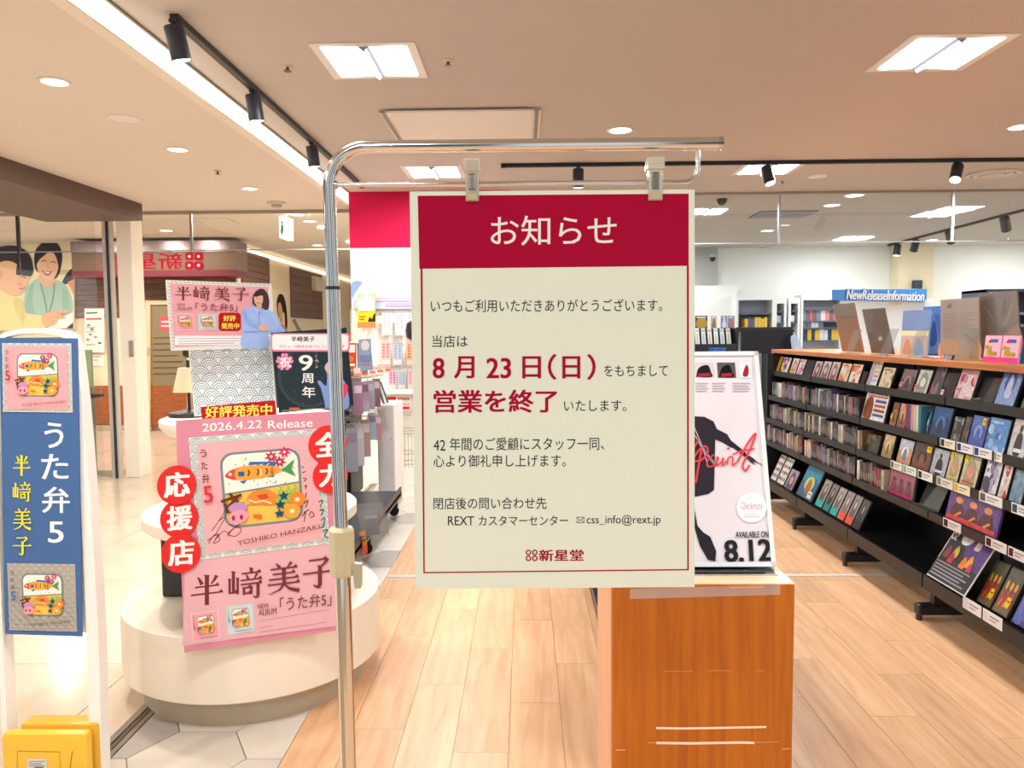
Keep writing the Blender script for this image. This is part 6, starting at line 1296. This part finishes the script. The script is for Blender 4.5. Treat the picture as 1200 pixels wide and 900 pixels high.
# ================================================================== ACROSS THE MALL WALK
def lxz(px, py, Y): return at_Y(px, py, Y)
YMU = 11.95
# photo mural: flat print of a woman and a girl
def mural(p):
    p.rect(-20, 281, 86.5, 385, 'f3e4bc'); p.rect(62, 316, 86, 322, 'd8c79c')
    p.spl([(73, 331), (78, 321), (84, 315), (86.4, 316), (86.4, 328), (78, 333)], '2a2224'); p.poly([(79, 331), (86.4, 327), (86.4, 346), (83, 338)], 'e8946a')
    # woman
    p.spl([(30, 340), (38, 330), (48, 326), (66, 328), (76, 333), (82, 343), (86, 360), (80, 371), (60, 372), (34, 372), (29, 356)], 'a9c8b4')
    p.spl([(34, 340), (40, 332), (38, 352), (42, 371), (34, 371), (30, 356)], '95b8a8'); p.spl([(74, 338), (80, 346), (82, 362), (74, 368)], '9abda8')
    p.spl([(47, 322), (64, 322), (65, 332), (56, 336), (46, 331)], 'e8b48c'); p.spl([(41, 312), (41, 296), (48, 286), (58, 282), (68, 286), (73, 297), (72, 312), (68, 324), (62, 326), (46, 320)], '2e2326')
    p.spl([(43.5, 310), (47, 299), (56, 295), (66, 299), (69, 308), (67, 320), (60, 329), (53, 328), (46, 320)], 'efc19c'); p.spl([(42, 311), (45, 297), (56, 288), (60, 291), (54, 298), (47, 304)], '2e2326'); p.spl([(60, 291), (67, 294), (70, 303), (69, 312), (66, 301)], '2e2326')
    p.line([(49, 306.5), (52, 305), (55, 306.5)], 1, '5a3a30', True); p.line([(60, 307.5), (63, 306.5), (66, 308.5)], 1, '5a3a30', True); p.line([(57, 308), (56, 313), (58.5, 313.5)], .7, 'd09a78', True)
    p.spl([(49.5, 317), (55, 318.5), (61, 318), (57.5, 323), (53, 322)], 'c4594e'); p.spl([(51, 318), (55.5, 319.2), (59.5, 318.8), (56, 320.6)], 'fbf6f0')
    p.line([(48, 332), (52, 348), (56, 368)], .7, '5c6a5a', True); p.line([(64, 332), (63, 348), (58, 366)], .7, '5c6a5a', True)
    # girl
    p.spl([(-20, 346), (0, 338), (14, 346), (26, 352), (30, 366), (50, 370), (54, 378), (50, 384.5), (-20, 384.5)], 'ecd994'); p.spl([(16, 350), (26, 352), (31, 366), (28, 378), (20, 366)], 'e0ca80')
    p.spl([(-20, 300), (-8, 292), (8, 288), (22, 289), (34, 297), (39, 310), (37, 323), (28, 324), (20, 322), (8, 312), (-4, 322), (-20, 330)], '35292c')
    p.spl([(-6, 318), (0, 308), (12, 306), (24, 312), (36, 322), (33, 330), (31, 338), (24, 345), (14, 346), (2, 340), (-6, 330)], 'efbb90'); p.spl([(18, 290), (30, 294), (39, 310), (37.5, 323), (26, 322.5), (19.5, 321), (21, 306)], '2b2124')
    p.ell(0, 322, 4, 6, 'e6ab80', 12); p.line([(24, 325), (28, 324), (31, 326)], 1, '4a3028', True); p.line([(23, 338), (27, 338.5), (30, 336.5)], 1.2, 'b8554a', True); p.ell(24, 333, 3, 2, 'f0a080', 10)
    # hands and paper
    p.poly([(58, 378), (86.4, 366), (86.4, 378), (78, 384.5), (58, 384.5)], 'f8f2e6'); p.spl([(50, 370), (58, 366), (68, 364), (80, 363.5), (81, 366), (72, 368), (77, 371), (76, 374), (70, 374), (66, 380), (56, 383), (51, 380)], 'e8ae84')
    for y in (366.5, 369.5, 372.5): p.line([(66, y + 1), (75, y)], .5, 'c8875e')
    p.poly([(79, 384.5), (86.4, 378), (86.4, 384.5)], '23282a')
flat('photo_mural', 'large photo mural of smiling woman and girl in yellow jumper across the mall', 'mural', ((-20, 275), (86.5, 275), (86.5, 385), (-20, 385)), YMU, 'f5e8c6', .03, None, mural)
def nt_(p):
    p.line([(101, 367), (114, 366.5)], 1.6, '3a3434'); p.line([(101, 374), (119, 373.5)], 2.2, 'd8605a'); 
    for a, b, c_ in ((104, 381, '8a8484'), (108, 386, '6a6464'), (112, 395, 'd87a8a'), (103, 398, 'd8605a'), (117, 402, '7a5a5a'), (106, 392, '8a8484')): p.ell(a, b, 2.2, 1.3, c_, 8)
    for y in (384, 389, 404): p.line([(101, y), (112, y - .3)], .8, '9a9090')
flat('notice_card', 'tall white notice with red writing and doodles on the wall beside the mural', 'notice', ((99, 361.5), (122, 361.5), (122, 413), (99, 413)), YS - .02, 'f8f0e6', .012, None, nt_)
flat('notice_card', 'small white notice below the tall doodled notice', 'notice', ((104, 414.5), (122, 414.5), (122, 429), (104, 429)), YS + .027, 'f6ece0', .012, None, lambda p: (p.line([(106, 418), (119, 418)], 1, 'b0a4a0'), p.line([(106, 422), (115, 422)], 1, 'd89a94')))
# red fascia; the shop sign's reflection is painted on it as mirror writing
YF = 11.4; t = thing('shop_fascia', 'dark red shop fascia with painted mirror reflection of red lettering across the mall', 'sign', at_Y(210, 325, YF)); a, b = at_Y(84, 325, YF), at_Y(275, 282, YF); m1 = at_Y(100, 317.5, YF).z; m2 = at_Y(100, 296, YF).z
G().box((a.x, YF, a.z), (b.x, YF + .5, m1), '6a0d26').build('red_band', SATIN, t); G().box((a.x, YF + .02, m1), (b.x, YF + .5, m2), '6e5038').build('back_board', SATIN, t); G().box((a.x, YF, m2), (b.x, YF + .5, at_Y(200, 282, YF).z), '8f7f82').build('steel_band', METAL, t)
p = Print(lambda a, b: at_Y(a, b, YF + .02), (0, -1, 0), .0015, .002); p.text('新星堂', 213, 296.5, 126, 315.5, '96102a', .02); p.build('lettering', t)
p = Print(lambda a, b: at_Y(a, b, YF + .02), (0, -1, 0), .0015, .002)
for x in (222, 233):
    for y in (300.5, 311): p.rrect(x - 5, y - 4.6, x + 5, y + 4.6, 2.5, '96102a'); p.ell(x, y, 1.6, 1.5, 'f0c8a0', 10)
p.build('emblem_reflection_print', t)
# door with frame, dark glass, counter
t = thing('shop_door', 'dark glazed door in a cream frame with pink notice across the mall', 'door', at_Y(200, 505, YMU - .1)); Yd = YMU - .06
for pts in (((170, 352), (176, 352), (176, 505), (170, 505)), ((176, 352), (222, 352), (222, 357), (176, 357)), ((219, 357), (224, 357), (224, 505), (219, 505))): G().prism([at_Y(a, b, Yd) for a, b in pts], (0, .08, 0), 'd9bf9c').build('frame', SATIN, t)
G().prism([at_Y(a, b, Yd + .03) for a, b in ((176, 357), (219, 357), (219, 452), (176, 452))], (0, .03, 0), '8a7a5c').build('glass', GLOSS, t); G().prism([at_Y(a, b, Yd + .03) for a, b in ((176, 452), (219, 452), (219, 500), (176, 500))], (0, .03, 0), '6a3c24').build('kick_panel', COUNTERWOOD, t)
p = Print(lambda a, b: at_Y(a, b, Yd + .03), (0, -1, 0), .001, .002); p.rect(187, 371, 200, 388, 'cf5a66'); p.rect(189, 376, 198, 378, 'f0c8c8'); p.rect(189, 381, 198, 383, 'f0c8c8'); [p.line([(180, 396 + 7 * k), (214 - 5 * (k % 2), 395.6 + 7 * k)], .9, '5f5138') for k in range(7)]; p.build('door_print', t)
G().prism([at_Y(a, b, Yd - .01) for a, b in ((172, 407), (175, 407), (175, 416), (172, 416))], (0, .02, 0), 'e8d8b8').build('door_handle', METAL, t)
t = tag(G().prism([at_Y(a, b, YMU - .04) for a, b in ((163, 411), (170, 411), (170, 452), (163, 452))], (0, .03, 0), 'e8962e').build('wall_panel', SATIN), 'narrow orange wall panel between the cream pillar and the dark door', 'panel')
# open glass door leaf with a dark handle beside the gate
q0, q1 = at_Y(95, 412, 7.7), at_Y(107, 412, 8.1); t = thing('glass_door', 'frameless green edged glass door with dark handle between gate and pillar', 'door', (q0.x, 7.8, 0))
G().obox((q0.x, 7.7, .02), q1 - q0 + Vector((0, 0, 0)), (.012, 0, 0), (0, 0, q0.z), 'a8c8b0').build('leaf', GREENGLASS, t); G().obox((q1.x - .006, 8.09, .02), (.014, 0, 0), (0, .012, 0), (0, 0, q1.z), '4a7a58').build('green_edge', GLOSS, t)
a, b = at_Y(104, 464, 7.95), at_Y(123, 463, 7.95); G().tube([a, a + Vector((0, -.03, 0)), b + Vector((0, -.03, 0))], [.03, .028, .012], '2c2e2a', 10).build('handle', PLAST, t, True)
tag(G().box((at_Y(108, 545, 8.1).x, 8.1, 0), (-4.36, 8.5, .06), 'b9a284').build('step', MARBLE), None, None, None, 'structure').name = 'trim_12'
# framed photographs on the side wall of the walk
def side_photo(px0, px1, py0, py1, label, fn):
    pts = [at_X(a, b, XSW + .03) for a, b in ((px0, py0), (px1, py0), (px1, py1), (px0, py1))]; zt_, zb_ = pts[0].z, pts[3].z; y0_, y1_ = pts[0].y, pts[1].y
    t = thing('wall_photo', label, 'photo', (XSW, (y0_ + y1_) / 2, zb_)); G().box((XSW + .001, y0_, zb_), (XSW + .028, y1_, zt_), 'f6e6c2').build('panel', PAPER, t)
    p = Print(lambda a, b: Vector((XSW + .028, y0_ + (y1_ - y0_) * a, zt_ + (zb_ - zt_) * b)), (1, 0, 0), .002, .003); fn(p); p.build('print', t)
def hair(p): p.spl([(.45, .62), (.35, .3), (.5, .1), (.75, .12), (.9, .4), (.92, .8), (.8, .95), (.75, .5)], '3a2620'); p.spl([(.45, .6), (.4, .35), (.55, .28), (.66, .5), (.62, .75)], 'e0a880'); p.spl([(.3, .98), (.5, .78), (.75, .8), (.9, .98)], 'd89a80')
side_photo(316, 337, 338, 392, 'tall photograph of a long haired woman in profile on the corridor wall', hair); side_photo(378, 396, 338, 392, 'farther photograph of a dark haired woman on the corridor wall, beside the chrome pole', hair)
q = at_X(374, 333, XSW + .1); t = tag(G().bbox((XSW, q.y - .3, q.z - .15), (XSW + .12, q.y + .3, q.z + .15), 'e8d8b4', .02).build('wall_sign', SATIN), 'small projecting sign far along the corridor wall', 'sign')
q = at_Y(346, 377, 8.6); t = thing('pen_stand', 'dark slanted board standing behind the black anniversary poster', 'board', (q.x, 8.6, 0)); G().prism([at_Y(a, b, 8.6) for a, b in ((342, 375), (345, 373.5), (354, 390), (350, 391))], (0, .03, 0), '5a5048').build('board', SATIN, t); G().tube([at_Y(351, 388, 8.62), Vector((at_Y(353, 390, 8.62).x, 8.62, 0))], .012, '4a4440').build('leg', SATIN, t)
